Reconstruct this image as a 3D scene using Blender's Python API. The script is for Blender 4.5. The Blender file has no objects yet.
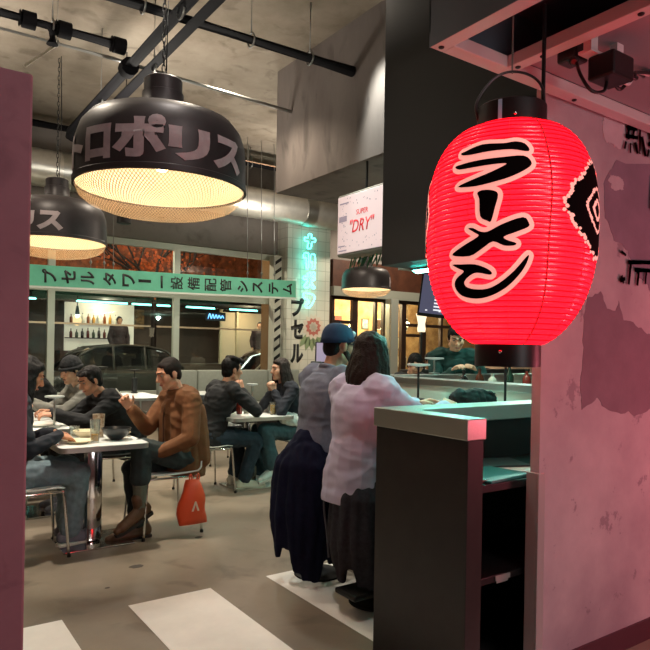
import bpy, bmesh, math, random
from mathutils import Vector, Matrix, noise, Quaternion
random.seed(7)
V = Vector
PI = math.pi
R_ = math.radians
SC = bpy.context.scene
COL = SC.collection

# ------------------------------------------------------------------ view
SC.view_settings.view_transform = 'Standard'
SC.view_settings.look = 'None'
SC.view_settings.gamma = 1.0
SC.view_settings.exposure = 0.0
try:
    SC.view_settings.use_curve_mapping = False
except Exception:
    pass
EYE, FPX, YAW, ROLL = 1.4, 640.0, R_(34.8), R_(1.0)

def make_camera():
    fw = V((math.sin(YAW), math.cos(YAW), 0)); rt = V((math.cos(YAW), -math.sin(YAW), 0)); up = V((0, 0, 1))
    c, s = math.cos(ROLL), math.sin(ROLL)
    cx = c * rt + s * up; cy = c * up - s * rt
    cd = bpy.data.cameras.new('camera'); cd.sensor_width = 36; cd.sensor_fit = 'HORIZONTAL'
    cd.lens = 36 * FPX / 650; cd.shift_y = 25 / 650; cd.clip_start = .05; cd.clip_end = 200
    o = bpy.data.objects.new('camera', cd); COL.objects.link(o)
    m = Matrix.Identity(4)
    for i in range(3):
        m[i][0] = cx[i]; m[i][1] = cy[i]; m[i][2] = -fw[i]; m[i][3] = (0, 0, EYE)[i]
    o.matrix_world = m
    SC.camera = o
make_camera()

# ------------------------------------------------------------------ materials
def srgb(h):
    if isinstance(h, str):
        h = h.lstrip('#'); h = [int(h[i:i + 2], 16) / 255 for i in (0, 2, 4)]
    return tuple((c / 12.92 if c <= .04045 else ((c + .055) / 1.055) ** 2.4) for c in h)

MATS = {}
def mat(name, col, rough=.6, metal=0.0, var=0.0, scale=6.0, bump=0.0, bscale=60.0, emit=None, estr=0.0, trans=0.0, alpha=1.0, spec=.5, col2=None, coat=0.0):
    if name in MATS: return MATS[name]
    m = bpy.data.materials.new(name); m.use_nodes = True
    nt = m.node_tree; N = nt.nodes; L = nt.links
    b = N['Principled BSDF']
    c = srgb(col) if isinstance(col, str) else col
    b.inputs['Base Color'].default_value = (*c, 1); b.inputs['Roughness'].default_value = rough
    b.inputs['Metallic'].default_value = metal; b.inputs['Specular IOR Level'].default_value = spec
    b.inputs['Coat Weight'].default_value = coat
    tc = N.new('ShaderNodeTexCoord')
    if var or col2:
        nz = N.new('ShaderNodeTexNoise'); nz.inputs['Scale'].default_value = scale; nz.inputs['Detail'].default_value = 6
        nz.inputs['Roughness'].default_value = .62
        L.new(tc.outputs['Object'], nz.inputs['Vector'])
        r = N.new('ShaderNodeValToRGB')
        r.color_ramp.elements[0].position = .34; r.color_ramp.elements[1].position = .66
        c2 = srgb(col2) if isinstance(col2, str) else (col2 or tuple(min(1, x * (1 + var)) for x in c))
        c1 = c if col2 else tuple(x * (1 - var) for x in c)
        r.color_ramp.elements[0].color = (*c1, 1); r.color_ramp.elements[1].color = (*c2, 1)
        L.new(nz.outputs['Fac'], r.inputs['Fac']); L.new(r.outputs['Color'], b.inputs['Base Color'])
    if bump:
        nb = N.new('ShaderNodeTexNoise'); nb.inputs['Scale'].default_value = bscale; nb.inputs['Detail'].default_value = 4
        L.new(tc.outputs['Object'], nb.inputs['Vector'])
        bp = N.new('ShaderNodeBump'); bp.inputs['Strength'].default_value = bump; bp.inputs['Distance'].default_value = .02
        L.new(nb.outputs['Fac'], bp.inputs['Height']); L.new(bp.outputs['Normal'], b.inputs['Normal'])
    if emit:
        e = srgb(emit) if isinstance(emit, str) else emit
        b.inputs['Emission Color'].default_value = (*e, 1); b.inputs['Emission Strength'].default_value = estr
    if trans:
        b.inputs['Transmission Weight'].default_value = trans
        b.inputs['IOR'].default_value = 1.45
    if alpha < 1: b.inputs['Alpha'].default_value = alpha
    MATS[name] = m
    return m

def glass_mat(name, tint='#ffffff', gl=.12):
    """thin pane: mostly clear with some mirror reflection"""
    if name in MATS: return MATS[name]
    m = bpy.data.materials.new(name); m.use_nodes = True
    nt = m.node_tree; N = nt.nodes; L = nt.links; N.remove(N['Principled BSDF'])
    t = N.new('ShaderNodeBsdfTransparent'); t.inputs['Color'].default_value = (*srgb(tint), 1)
    g = N.new('ShaderNodeBsdfGlossy'); g.inputs['Roughness'].default_value = .02
    mx = N.new('ShaderNodeMixShader'); mx.inputs['Fac'].default_value = gl
    L.new(t.outputs[0], mx.inputs[1]); L.new(g.outputs[0], mx.inputs[2]); L.new(mx.outputs[0], N['Material Output'].inputs['Surface'])
    MATS[name] = m
    return m

def concrete(name, c1, c2, c3, scale=.9, rough=.85, bump=.25, streak=(1, 1, 1), spec=.3):
    if name in MATS: return MATS[name]
    m = bpy.data.materials.new(name); m.use_nodes = True
    nt = m.node_tree; N = nt.nodes; L = nt.links; b = N['Principled BSDF']
    b.inputs['Roughness'].default_value = rough; b.inputs['Specular IOR Level'].default_value = spec
    tc = N.new('ShaderNodeTexCoord'); mp = N.new('ShaderNodeMapping'); mp.inputs['Scale'].default_value = streak
    L.new(tc.outputs['Object'], mp.inputs['Vector'])
    n1 = N.new('ShaderNodeTexNoise'); n1.inputs['Scale'].default_value = scale; n1.inputs['Detail'].default_value = 8; n1.inputs['Roughness'].default_value = .65
    n2 = N.new('ShaderNodeTexNoise'); n2.inputs['Scale'].default_value = scale * 5; n2.inputs['Detail'].default_value = 6; n2.inputs['Distortion'].default_value = .6
    L.new(mp.outputs[0], n1.inputs['Vector']); L.new(mp.outputs[0], n2.inputs['Vector'])
    r1 = N.new('ShaderNodeValToRGB'); e = r1.color_ramp.elements
    e[0].position = .36; e[1].position = .64; e[0].color = (*srgb(c1), 1); e[1].color = (*srgb(c2), 1)
    r2 = N.new('ShaderNodeValToRGB'); e = r2.color_ramp.elements
    e[0].position = .56; e[1].position = .74; e[0].color = (0, 0, 0, 1); e[1].color = (1, 1, 1, 1)
    mx = N.new('ShaderNodeMixRGB'); mx.inputs['Color2'].default_value = (*srgb(c3), 1)
    L.new(n1.outputs['Fac'], r1.inputs['Fac']); L.new(n2.outputs['Fac'], r2.inputs['Fac'])
    L.new(r2.outputs['Color'], mx.inputs['Fac']); L.new(r1.outputs['Color'], mx.inputs['Color1']); L.new(mx.outputs[0], b.inputs['Base Color'])
    bp = N.new('ShaderNodeBump'); bp.inputs['Strength'].default_value = bump; bp.inputs['Distance'].default_value = .02
    L.new(n2.outputs['Fac'], bp.inputs['Height']); L.new(bp.outputs['Normal'], b.inputs['Normal'])
    MATS[name] = m
    return m

# ------------------------------------------------------------------ object helpers
def link(o, parent=None):
    COL.objects.link(o)
    if parent is not None:
        o.parent = parent
        if parent.get('_w'):  # parts are modelled in world space
            o.matrix_parent_inverse = parent.matrix_world.inverted()
    return o

def obj(name, bm, m, parent=None, smooth=False, recalc=True):
    if recalc: bmesh.ops.recalc_face_normals(bm, faces=bm.faces)
    me = bpy.data.meshes.new(name); bm.to_mesh(me); bm.free()
    ms = m if isinstance(m, (list, tuple)) else [m]
    for x in ms: me.materials.append(x)
    if smooth == 'auto':
        me.polygons.foreach_set('use_smooth', [True] * len(me.polygons))
        try: me.set_sharp_from_angle(angle=R_(38))
        except Exception: pass
    elif smooth:
        me.polygons.foreach_set('use_smooth', [True] * len(me.polygons))
    o = bpy.data.objects.new(name, me)
    return link(o, parent)

def tag(o, label=None, cat=None, group=None, kind=None):
    if label: o['label'] = label
    if cat: o['category'] = cat
    if group: o['group'] = group
    if kind: o['kind'] = kind
    return o

def empty(name, loc, label=None, cat=None, group=None, rz=0.0, world=False):
    """world=True: its parts are modelled in world coordinates and keep them; False: parts in local coordinates"""
    o = bpy.data.objects.new(name, None); o.empty_display_size = .1
    o.location = loc; o.rotation_euler = (0, 0, rz); COL.objects.link(o)
    o.matrix_world = Matrix.Translation(loc) @ Matrix.Rotation(rz, 4, 'Z')
    if world: WORLD_PARENTS[o.name] = True
    return tag(o, label, cat, group)
WORLD_PARENTS = {}
def link(o, parent=None):
    COL.objects.link(o)
    if parent is not None:
        o.parent = parent
        if parent.name in WORLD_PARENTS:
            o.matrix_parent_inverse = parent.matrix_world.inverted()
    return o

def struct(name, bm, m, smooth=False):
    o = obj(name, bm, m, None, smooth); o['kind'] = 'structure'; return o

def copy_tree(o, parent=None):
    c = o.copy(); COL.objects.link(c)
    if parent is not None: c.parent = parent
    for ch in list(o.children): copy_tree(ch, c)
    return c

# ------------------------------------------------------------------ mesh helpers
def BM(): return bmesh.new()

def box(bm, x0, x1, y0, y1, z0, z1, mi=0, bev=0.0):
    vs = [bm.verts.new((x, y, z)) for x in (x0, x1) for y in (y0, y1) for z in (z0, z1)]
    fs = []
    for f in ((0, 1, 3, 2), (4, 6, 7, 5), (0, 4, 5, 1), (2, 3, 7, 6), (0, 2, 6, 4), (1, 5, 7, 3)):
        q = bm.faces.new([vs[i] for i in f]); q.material_index = mi; fs.append(q)
    if bev:
        es = list({e for f in fs for e in f.edges})
        bmesh.ops.bevel(bm, geom=es, offset=bev, segments=2, affect='EDGES', profile=.5)
    return bm

def frame_of(d):
    d = d.normalized(); a = V((0, 0, 1)) if abs(d.z) < .95 else V((1, 0, 0))
    x = d.cross(a).normalized(); return x, x.cross(d).normalized()

def rings(bm, rs, close=False, cap=True, mi=0):
    """rs: list of rings, each a list of Vectors"""
    vr = [[bm.verts.new(p) for p in r] for r in rs]
    n = len(rs[0])
    rng = range(len(vr)) if close else range(len(vr) - 1)
    for i in rng:
        a, b = vr[i], vr[(i + 1) % len(vr)]
        for j in range(n):
            f = bm.faces.new((a[j], a[(j + 1) % n], b[(j + 1) % n], b[j])); f.material_index = mi
    if cap and not close:
        f = bm.faces.new(list(reversed(vr[0]))); f.material_index = mi
        f = bm.faces.new(vr[-1]); f.material_index = mi
    return vr

def rc(bm, p0, p1, r0, r1=None, n=10, mi=0, k=3):
    """round-ended tapered capsule"""
    p0, p1 = V(p0), V(p1); r1 = r0 if r1 is None else r1
    d = p1 - p0
    if d.length < 1e-5: d = V((0, 0, 1e-4)); p1 = p0 + d
    x, y = frame_of(d); w = d.normalized(); rs = []
    for i in range(1, k + 1):
        a = PI / 2 * i / k; rs.append((p0 - w * r0 * math.cos(a), r0 * math.sin(a)))
    for i in range(k, 0, -1):
        a = PI / 2 * i / k; rs.append((p1 + w * r1 * math.cos(a), r1 * math.sin(a)))
    rings(bm, [[c + (x * math.cos(t) + y * math.sin(t)) * max(r, .0005) for t in [2 * PI * j / n for j in range(n)]] for c, r in rs], mi=mi)
    return bm

def ell(bm, c, r, M=None, n=14, m=9, mi=0):
    c = V(c); rs = []
    for i in range(m + 1):
        a = PI * (i + .02) / (m + .04)
        rs.append([(lambda p: c + (M @ p if M else p))(V((r[0] * math.sin(a) * math.cos(t), r[1] * math.sin(a) * math.sin(t), -r[2] * math.cos(a)))) for t in [2 * PI * j / n for j in range(n)]])
    rings(bm, rs, mi=mi); return bm

def tube(bm, pts, r, n=8, mi=0, closed=False, r_fn=None):
    pts = [V(p) for p in pts]; rs = []; px = None
    N = len(pts)
    for i, p in enumerate(pts):
        if closed: d = pts[(i + 1) % N] - pts[i - 1]
        else: d = pts[min(i + 1, N - 1)] - pts[max(i - 1, 0)]
        d.normalize()
        if px is None: x, y = frame_of(d)
        else:
            x = (px - d * px.dot(d)).normalized(); y = d.cross(x)
        px = x
        rr = r_fn(i / (N - 1)) * r if r_fn else r
        rs.append([p + (x * math.cos(t) + y * math.sin(t)) * rr for t in [2 * PI * j / n for j in range(n)]])
    rings(bm, rs, close=closed, mi=mi); return bm

def curve_pts(ctrl, sub=6, closed=False):
    """Catmull-Rom through ctrl"""
    P = [V(p) for p in ctrl]; n = len(P); out = []
    for i in range(n if closed else n - 1):
        if closed: a, b, c, d = P[i - 1], P[i], P[(i + 1) % n], P[(i + 2) % n]
        else: a, b, c, d = P[max(i - 1, 0)], P[i], P[i + 1], P[min(i + 2, n - 1)]
        for k in range(sub):
            t = k / sub
            out.append(.5 * ((2 * b) + (c - a) * t + (2 * a - 5 * b + 4 * c - d) * t * t + (3 * b - a - 3 * c + d) * t ** 3))
    if not closed: out.append(P[-1])
    return out

def lathe(bm, prof, c=(0, 0, 0), n=32, cap=True, mi=0):
    """prof: [(r, z)]"""
    c = V(c)
    rings(bm, [[c + V((max(r, .0004) * math.cos(t), max(r, .0004) * math.sin(t), z)) for t in [2 * PI * j / n for j in range(n)]] for r, z in prof], cap=cap, mi=mi)
    return bm

def prism(bm, poly, fn, depth, mi=0):
    """poly: 2D points; fn(u, v, w) -> 3D; extruded from w=0 to w=depth"""
    a = [bm.verts.new(fn(u, v, 0)) for u, v in poly]; b = [bm.verts.new(fn(u, v, depth)) for u, v in poly]
    n = len(poly)
    fa = bm.faces.new(list(reversed(a))); fb = bm.faces.new(b); fa.material_index = fb.material_index = mi
    for i in range(n):
        f = bm.faces.new((a[i], a[(i + 1) % n], b[(i + 1) % n], b[i])); f.material_index = mi
    return bm

def xform(bm, M):
    bmesh.ops.transform(bm, matrix=M, verts=bm.verts); return bm

def evaluated_mesh(o):
    dg = bpy.context.evaluated_depsgraph_get(); dg.update()
    return bpy.data.meshes.new_from_object(o.evaluated_get(dg))

def text_bm(body, size=1.0, bold=0.0, shear=0.0, res=3):
    """flat lettering in the xy plane, centred"""
    c = bpy.data.curves.new('lettering', 'FONT'); c.body = body; c.size = size; c.offset = bold; c.shear = shear
    c.align_x = 'CENTER'; c.align_y = 'CENTER'; c.resolution_u = res
    o = bpy.data.objects.new('lettering', c); COL.objects.link(o)
    me = evaluated_mesh(o); bm = BM(); bm.from_mesh(me)
    bpy.data.objects.remove(o); bpy.data.curves.remove(c); bpy.data.meshes.remove(me)
    return bm

def fit(bm, w, h):
    """scale flat lettering to a w x h box centred on the origin"""
    xs = [v.co.x for v in bm.verts]; ys = [v.co.y for v in bm.verts]
    x0, x1, y0, y1 = min(xs), max(xs), min(ys), max(ys)
    for v in bm.verts:
        v.co.x = (v.co.x - (x0 + x1) / 2) * (w / max(x1 - x0, 1e-6)); v.co.y = (v.co.y - (y0 + y1) / 2) * (h / max(y1 - y0, 1e-6))
    return bm

def slice_x(bm, step, axis=0):
    lo = min(v.co[axis] for v in bm.verts); hi = max(v.co[axis] for v in bm.verts)
    k = lo + step
    no = V((0, 0, 0)); no[axis] = 1
    while k < hi:
        co = V((0, 0, 0)); co[axis] = k
        bmesh.ops.bisect_plane(bm, geom=bm.verts[:] + bm.edges[:] + bm.faces[:], plane_co=co, plane_no=no)
        k += step

def poly_bm(poly):
    bm = BM()
    vs = [bm.verts.new((x, y, 0)) for x, y in poly]
    f = bm.faces.new(vs)
    bmesh.ops.triangulate(bm, faces=[f], ngon_method='EAR_CLIP')
    return bm

def join_bm(dst, src, mi=None):
    me = bpy.data.meshes.new('tmp'); src.to_mesh(me); src.free()
    n0 = len(dst.faces); dst.from_mesh(me); bpy.data.meshes.remove(me)
    if mi is not None:
        dst.faces.ensure_lookup_table()
        for f in dst.faces[n0:]: f.material_index = mi
    return dst

def fuse(name, bm, voxel, m, parent, smooth=4, fold=0.0, freq=(9, 9, 9), ratio=None, seed=0.0):
    """merge overlapping closed shapes into one continuous skin"""
    bmesh.ops.recalc_face_normals(bm, faces=bm.faces)
    me = bpy.data.meshes.new('raw'); bm.to_mesh(me); bm.free()
    o = bpy.data.objects.new('raw', me); COL.objects.link(o)
    r = o.modifiers.new('r', 'REMESH'); r.mode = 'VOXEL'; r.voxel_size = voxel; r.use_smooth_shade = True
    s = o.modifiers.new('s', 'SMOOTH'); s.factor = .5; s.iterations = smooth
    if ratio:
        d = o.modifiers.new('d', 'DECIMATE'); d.ratio = ratio
    out = evaluated_mesh(o); bpy.data.objects.remove(o); bpy.data.meshes.remove(me)
    if fold:
        nrm = [v.normal.copy() for v in out.vertices]
        sd = V((seed, seed * 1.7, seed * .3))
        for i, v in enumerate(out.vertices):
            p = V((v.co.x * freq[0], v.co.y * freq[1], v.co.z * freq[2])) + sd
            k = noise.noise(p + .6 * noise.noise_vector(p * .7))
            k = (1 - abs(k) * 2.2) * .7 + .5 * noise.noise(p * 2.3)
            v.co += nrm[i] * fold * (k - .25)
    out.name = name; out.materials.clear(); out.materials.append(m)
    out.polygons.foreach_set('use_smooth', [True] * len(out.polygons))
    ob = bpy.data.objects.new(name, out)
    return link(ob, parent)
# ------------------------------------------------------------------ people
def ik(a, t, l1, l2, pole):
    a, t, pole = V(a), V(t), V(pole)
    d = t - a; L = min(d.length, (l1 + l2) * .998); L = max(L, abs(l1 - l2) * 1.05 + .01); w = d.normalized()
    t2 = a + w * L
    x = (l1 * l1 - l2 * l2 + L * L) / (2 * L); h = math.sqrt(max(l1 * l1 - x * x, 0))
    p = pole - w * pole.dot(w)
    if p.length < 1e-4: p = V((0, 0, 1)) - w * w.z
    return a + w * x + p.normalized() * h, t2

def hand_shape(bm, wrist, d, palm, curl=.5, side=1, spread=.012, k=1.0):
    """wrist, pointing direction, palm normal; five fingers, thumb on the given side"""
    d = d.normalized(); palm = (palm - d * palm.dot(d)).normalized(); s = d.cross(palm).normalized() * side
    w = V(wrist)
    for o in (-.028, -.009, .009, .028):
        rc(bm, w + s * o * .6 * k, w + d * .085 * k + s * o * k, .015 * k, .0115 * k, 8)
    for i, (o, l) in enumerate(((.033, .068), (.011, .078), (-.011, .072), (-.033, .055))):
        b = w + d * .088 * k + s * o * k
        a1 = curl * .8; a2 = curl * 1.9; a3 = curl * 2.6
        d1 = (d * math.cos(a1) + palm * math.sin(a1) + s * o * 3).normalized(); d2 = d * math.cos(a2) + palm * math.sin(a2); d3 = d * math.cos(a3) + palm * math.sin(a3)
        p1 = b + d1 * l * .48 * k; p2 = p1 + d2 * l * .32 * k; p3 = p2 + d3 * l * .24 * k
        rc(bm, b, p1, .0098 * k, .0088 * k, 8); rc(bm, p1, p2, .0088 * k, .0080 * k, 8); rc(bm, p2, p3, .0080 * k, .0068 * k, 8)
    b = w + d * .025 * k + s * .026 * k
    t1 = b + (d * .7 + s * .75 + palm * .35).normalized() * .042 * k; t2 = t1 + (d * .9 + s * .25 + palm * .45).normalized() * .034 * k
    rc(bm, b, t1, .0135 * k, .0105 * k, 8); rc(bm, t1, t2, .0105 * k, .008 * k, 8)

SKIN = mat('skin', '#c08a6c', .55, var=.10, scale=14)
SKIN_PALE = mat('skin_pale', '#d2a284', .55, var=.08, scale=14)
SKIN_TAN = mat('skin_tan', '#a8714f', .55, var=.1, scale=14)
HAIR_BLACK = mat('hair_black', '#0f0b0a', .6, var=.3, scale=40, bump=.35, bscale=120, spec=.2)
HAIR_BROWN = mat('hair_brown', '#20150f', .55, var=.35, scale=40, bump=.35, bscale=120, spec=.25)
EYE_DARK = mat('eye_dark', '#1a1210', .15)
EYE_WHITE = mat('eye_white', '#8f857c', .5, spec=.2)
LIP = mat('lip', '#96534a', .5)

class Fig:
    """a seated or standing figure; joints in the local frame (+Y forward, +X the figure's right)"""
    def __init__(s, name, label, loc, yaw, hip=.53, lean=0.0, hunch=0.0, side=0.0, twist=0.0, hyaw=0.0, hpitch=0.0, hroll=0.0, hfwd=0.0,
                 hands=None, elbows=(-.6, -.6), feet=None, knees=None, female=False, scale=1.0, vox=.009, skin=SKIN, grip=(.6, .6), hdir=(None, None), spread=.0):
        s.root = empty('person', loc, label, 'person', rz=yaw)
        s.vox = vox; s.skin = skin; s.female = female; s.k = scale; s.grip = grip
        Mw = s.root.matrix_world.inverted(); k = scale
        u1 = V((math.sin(side), math.sin(lean), math.cos(lean))).normalized()
        u2 = V((math.sin(side) * .8, math.sin(lean + hunch), math.cos(lean + hunch))).normalized()
        P = V((0, 0, hip)); s.P = P
        s.W = P + u1 * .15 * k; s.C = s.W + (u1 + u2).normalized() * .19 * k; s.N = s.C + u2 * .17 * k
        rv = V((math.cos(twist), -math.sin(twist), 0)); s.rv = rv
        s.fw1 = V((0, math.cos(lean), -math.sin(lean))); fv = rv.cross(u2).normalized() * -1
        s.fv = fv if fv.y > -.2 else -fv
        sw = (.165 if female else .19) * k
        s.sh = [s.N - u2 * .055 * k - rv * sw, s.N - u2 * .055 * k + rv * sw]   # left, right
        s.u1, s.u2 = u1, u2
        s.hp = [P + V((-.088 * k, 0, -.01)), P + V((.088 * k, 0, -.01))]
        # head frame
        q = Matrix.Rotation(-twist * .5 + hyaw, 3, 'Z') @ Matrix.Rotation(-hpitch, 3, 'X') @ Matrix.Rotation(hroll, 3, 'Y')
        s.hM = q; s.hf, s.hu, s.hr = q @ V((0, 1, 0)), q @ V((0, 0, 1)), q @ V((1, 0, 0))
        s.nk = s.N + (u2 * .5 + V((0, .25 + hfwd, .6))).normalized() * .085 * k
        s.H = s.nk + s.hu * .085 * k + s.hf * .022 * k
        s.el, s.wr = [None, None], [None, None]
        hands = hands or [None, None]
        for i in (0, 1):
            sg = -1 if i == 0 else 1
            t = Mw @ V(hands[i]) if hands[i] is not None else s.sh[i] + V((sg * .05, .12, -.5))
            pole = V((sg * .55, elbows[i], -.8))
            s.el[i], s.wr[i] = ik(s.sh[i], t, .29 * k, .26 * k, pole)
        s.hd = []
        for i in (0, 1):
            d = (s.wr[i] - s.el[i]).normalized()
            if hdir[i] is not None: d = (Mw.to_3x3() @ V(hdir[i])).normalized()
            s.hd.append(d)
        s.kn, s.an = [None, None], [None, None]
        for i in (0, 1):
            sg = -1 if i == 0 else 1
            t = Mw @ V(feet[i]) if feet else s.hp[i] + V((sg * .03, .38, -hip + .09))
            pole = (Mw.to_3x3() @ V(knees[i])) if knees and knees[i] is not None else V((sg * .15, .6, 1.0))
            s.kn[i], s.an[i] = ik(s.hp[i], t, .43 * k, .42 * k, pole)
        s.toe = [None, None]

    # rings of an ellipse round the spine
    def torso(s, bm, g=0.0, low=-.10, top=True, hem=None):
        k = s.k; f = s.female
        sp = [(s.P + s.u1 * low * k, .155, .115), (s.P, .170, .125), (s.P + s.u1 * .09 * k, .150 if f else .158, .112), (s.W + s.u1 * .03 * k, .128 if f else .146, .100),
              (s.C - s.u2 * .06 * k, .142 if f else .160, .112), (s.C + s.u2 * .02 * k, .150 if f else .175, .120), (s.C + s.u2 * .09 * k, .148 if f else .178, .108), (s.N - s.u2 * .03 * k, .10, .080)]
        if hem: sp = [(s.P + s.u1 * hem * k, .175, .135)] + sp[1:]
        rs = []
        for i, (c, a, b) in enumerate(sp):
            t = i / (len(sp) - 1); r = (V((1, 0, 0)) * (1 - t) + s.rv * t).normalized()
            up = (s.u1 * (1 - t) + s.u2 * t).normalized(); fw = up.cross(r).normalized()
            rs.append([c + r * math.cos(x) * (a * k + g) + fw * math.sin(x) * (b * k + g) for x in [2 * PI * j / 16 for j in range(16)]])
        rings(bm, rs)
        if top:
            rc(bm, s.sh[0], s.N - s.u2 * .035 * k, .058 * k + g, .062 * k + g); rc(bm, s.sh[1], s.N - s.u2 * .035 * k, .058 * k + g, .062 * k + g)
            rc(bm, s.sh[0] * .72 + s.N * .28, s.P * .4 + s.C * .6 - s.rv * .06, .075 * k + g, .085 * k + g); rc(bm, s.sh[1] * .72 + s.N * .28, s.P * .4 + s.C * .6 + s.rv * .06, .075 * k + g, .085 * k + g)
        if f and top:
            for q in (-.07, .07): ell(bm, s.C + s.rv * q + s.fv * .085, (.06 + g, .06 + g, .06 + g))

    def arm(s, bm, i, g=0.0, frac=1.0):
        k = s.k
        rc(bm, s.sh[i], s.el[i], .052 * k + g, .041 * k + g)
        e = s.el[i].lerp(s.wr[i], frac)
        rc(bm, s.el[i], e, .041 * k + g, (.041 + (.027 - .041) * frac) * k + g * .8)

    def leg(s, bm, i, g=0.0, frac=1.0, cuff=0.0):
        k = s.k
        rc(bm, s.hp[i], s.kn[i], .088 * k + g, .058 * k + g)
        m = s.kn[i].lerp(s.an[i], min(.35, frac)); e = s.kn[i].lerp(s.an[i], frac)
        rc(bm, s.kn[i], m, .057 * k + g, .056 * k + g)
        rc(bm, m, e, .056 * k + g, (.056 + (.036 - .056) * frac) * k + g + cuff)

    def head(s, bm):
        k = s.k; H, f, u, r = s.H, s.hf, s.hu, s.hr; M = s.hM
        def at(a, b, c): return H + (r * a + f * b + u * c) * k
        ell(bm, at(0, -.008, .022), (.073 * k, .094 * k, .092 * k), M)
        ell(bm, at(0, .026, -.045), (.056 * k, .062 * k, .066 * k), M)
        ell(bm, at(0, .066, -.096), (.026 * k, .022 * k, .020 * k), M)
        for q in (-1, 1):
            ell(bm, at(q * .040, .052, -.022), (.030 * k, .034 * k, .036 * k), M)
            rc(bm, at(q * .012, .083, .030), at(q * .046, .066, .030), .013 * k, .010 * k)
            ell(bm, at(q * .075, -.006, -.012), (.010 * k, .020 * k, .033 * k), M)
            rc(bm, at(q * .052, -.005, -.07), at(q * .02, .065, -.098), .022 * k, .016 * k)
        rc(bm, at(0, .085, .016), at(0, .108, -.026), .0095 * k, .0145 * k)
        ell(bm, at(.012, .096, -.030), (.010 * k, .011 * k, .009 * k), M); ell(bm, at(-.012, .096, -.030), (.010 * k, .011 * k, .009 * k), M)
        rc(bm, at(-.020, .080, -.060), at(.020, .080, -.060), .010 * k, .010 * k); rc(bm, at(-.015, .078, -.070), at(.015, .078, -.070), .010 * k, .010 * k)
        rc(bm, s.N - s.u2 * .05, at(0, -.018, -.055), .058 * k, .050 * k)

    def body(s, hands=True, detail=True):
        bm = BM(); s.torso(bm, 0); s.head(bm)
        for i in (0, 1):
            s.arm(bm, i); s.leg(bm, i)
            fd = s.foot_dir(i)
            rc(bm, s.an[i], s.an[i] + fd * .02 + V((0, 0, -.02)), .030, .024)
            sg = -1 if i == 0 else 1
            palm = V((-sg * .35, .1, -.9)) if abs(s.hd[i].z) < .75 else V((-sg, .2, 0))
            hand_shape(bm, s.wr[i], s.hd[i], palm, s.grip[i], sg if palm.z < -.5 else sg, k=s.k)
        b = fuse('body', bm, min(s.vox, .0075), s.skin, s.root, 2)
        if detail:
            H, f, u, r, k = s.H, s.hf, s.hu, s.hr, s.k
            for q in (-1, 1):
                e = BM(); ell(e, H + (r * q * .031 + f * .076 + u * .010) * k, (.0125 * k, .0105 * k, .0085 * k), s.hM, 10, 7)
                ell(e, H + (r * q * .031 + f * .0835 + u * .010) * k, (.0055 * k, .0045 * k, .0055 * k), s.hM, 8, 6, mi=1)
                obj('eye', e, [EYE_WHITE, EYE_DARK], s.root, True)
                e = BM(); rc(e, H + (r * q * .014 + f * .096 + u * .034) * k, H + (r * q * .048 + f * .076 + u * .036) * k, .0055 * k, .0035 * k, 6)
                obj('eyebrow', e, HAIR_BLACK, s.root, True)
            e = BM(); rc(e, H + (r * -.019 + f * .088 - u * .064) * k, H + (f * .0945 - u * .062) * k, .0045 * k, .0075 * k, 6); rc(e, H + (r * .019 + f * .088 - u * .064) * k, H + (f * .0945 - u * .062) * k, .0045 * k, .0075 * k, 6)
            obj('lips', e, LIP, s.root, True)
        return b

    def foot_dir(s, i):
        if s.toe[i] is not None: return s.toe[i].normalized()
        d = s.an[i] - s.hp[i]; d.z = 0
        return d.normalized() if d.length > .1 else V((0, 1, 0))

    def top(s, m, g=.016, sleeve=.96, boxy=0.0, hem=None, low=-.09, fold=.010, freq=(7, 7, 14), name='jumper', collar=None, hood=False, vox=None):
        bm = BM(); s.torso(bm, g, low=low, hem=hem)
        for i in (0, 1):
            s.arm(bm, i, g * .95, sleeve)
            if boxy:
                rc(bm, s.sh[i].lerp(s.el[i], .55), s.el[i], .045 + boxy * .5, .050 + boxy * .6); rc(bm, s.el[i], s.el[i].lerp(s.wr[i], .7), .050 + boxy * .6, .036 + boxy * .5)
        if boxy:
            for q in (-.09, 0, .09):
                rc(bm, s.C + s.rv * q + s.fv * .05, s.P + s.u1 * .06 + s.rv * q * 1.2 + s.fw1 * .085, .07 + boxy, .055 + boxy); rc(bm, s.C + s.rv * q - s.fv * .05, s.P + s.u1 * .0 + s.rv * q * 1.2 - s.fw1 * .07, .07 + boxy, .06 + boxy)
        if collar:
            for a in range(10):
                t = 2 * PI * a / 10; t2 = 2 * PI * (a + 1) / 10
                def cp(t): return s.N + s.u2 * .012 + s.hr * 0 + V((math.cos(t) * .066, math.sin(t) * .066, .012 - .022 * math.sin(t)))
                if -2.2 < (t - PI / 2 + PI) % (2 * PI) - PI < -.0 or True:
                    rc(bm, cp(t), cp(t2), collar, collar, 8)
        if hood:
            for a in range(9):
                t = PI * (.95 + 1.1 * a / 8); t2 = PI * (.95 + 1.1 * (a + 1) / 8)
                def cp(t): return s.N + V((math.cos(t) * .115, math.sin(t) * .10 - .01, -.005 - .03 * math.sin(t) * -1))
                if a < 8: rc(bm, cp(t), cp(t2), .042, .042, 8)
        return fuse(name, bm, vox or s.vox, m, s.root, 3, fold, freq, seed=s.root.location.x * 3)

    def trousers(s, m, g=.014, frac=(.97, .97), cuff=.008, fold=.010, freq=(10, 10, 10), name='trousers'):
        bm = BM(); k = s.k
        ell(bm, s.P, (.172 * k + g, .125 * k + g, .12 * k + g)); rc(bm, s.P, s.P + s.u1 * .10, .11 + g, .10 + g)
        for i in (0, 1): s.leg(bm, i, g, frac[i], cuff)
        return fuse(name, bm, s.vox, m, s.root, 3, fold, freq, seed=s.root.location.y * 2)

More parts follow.
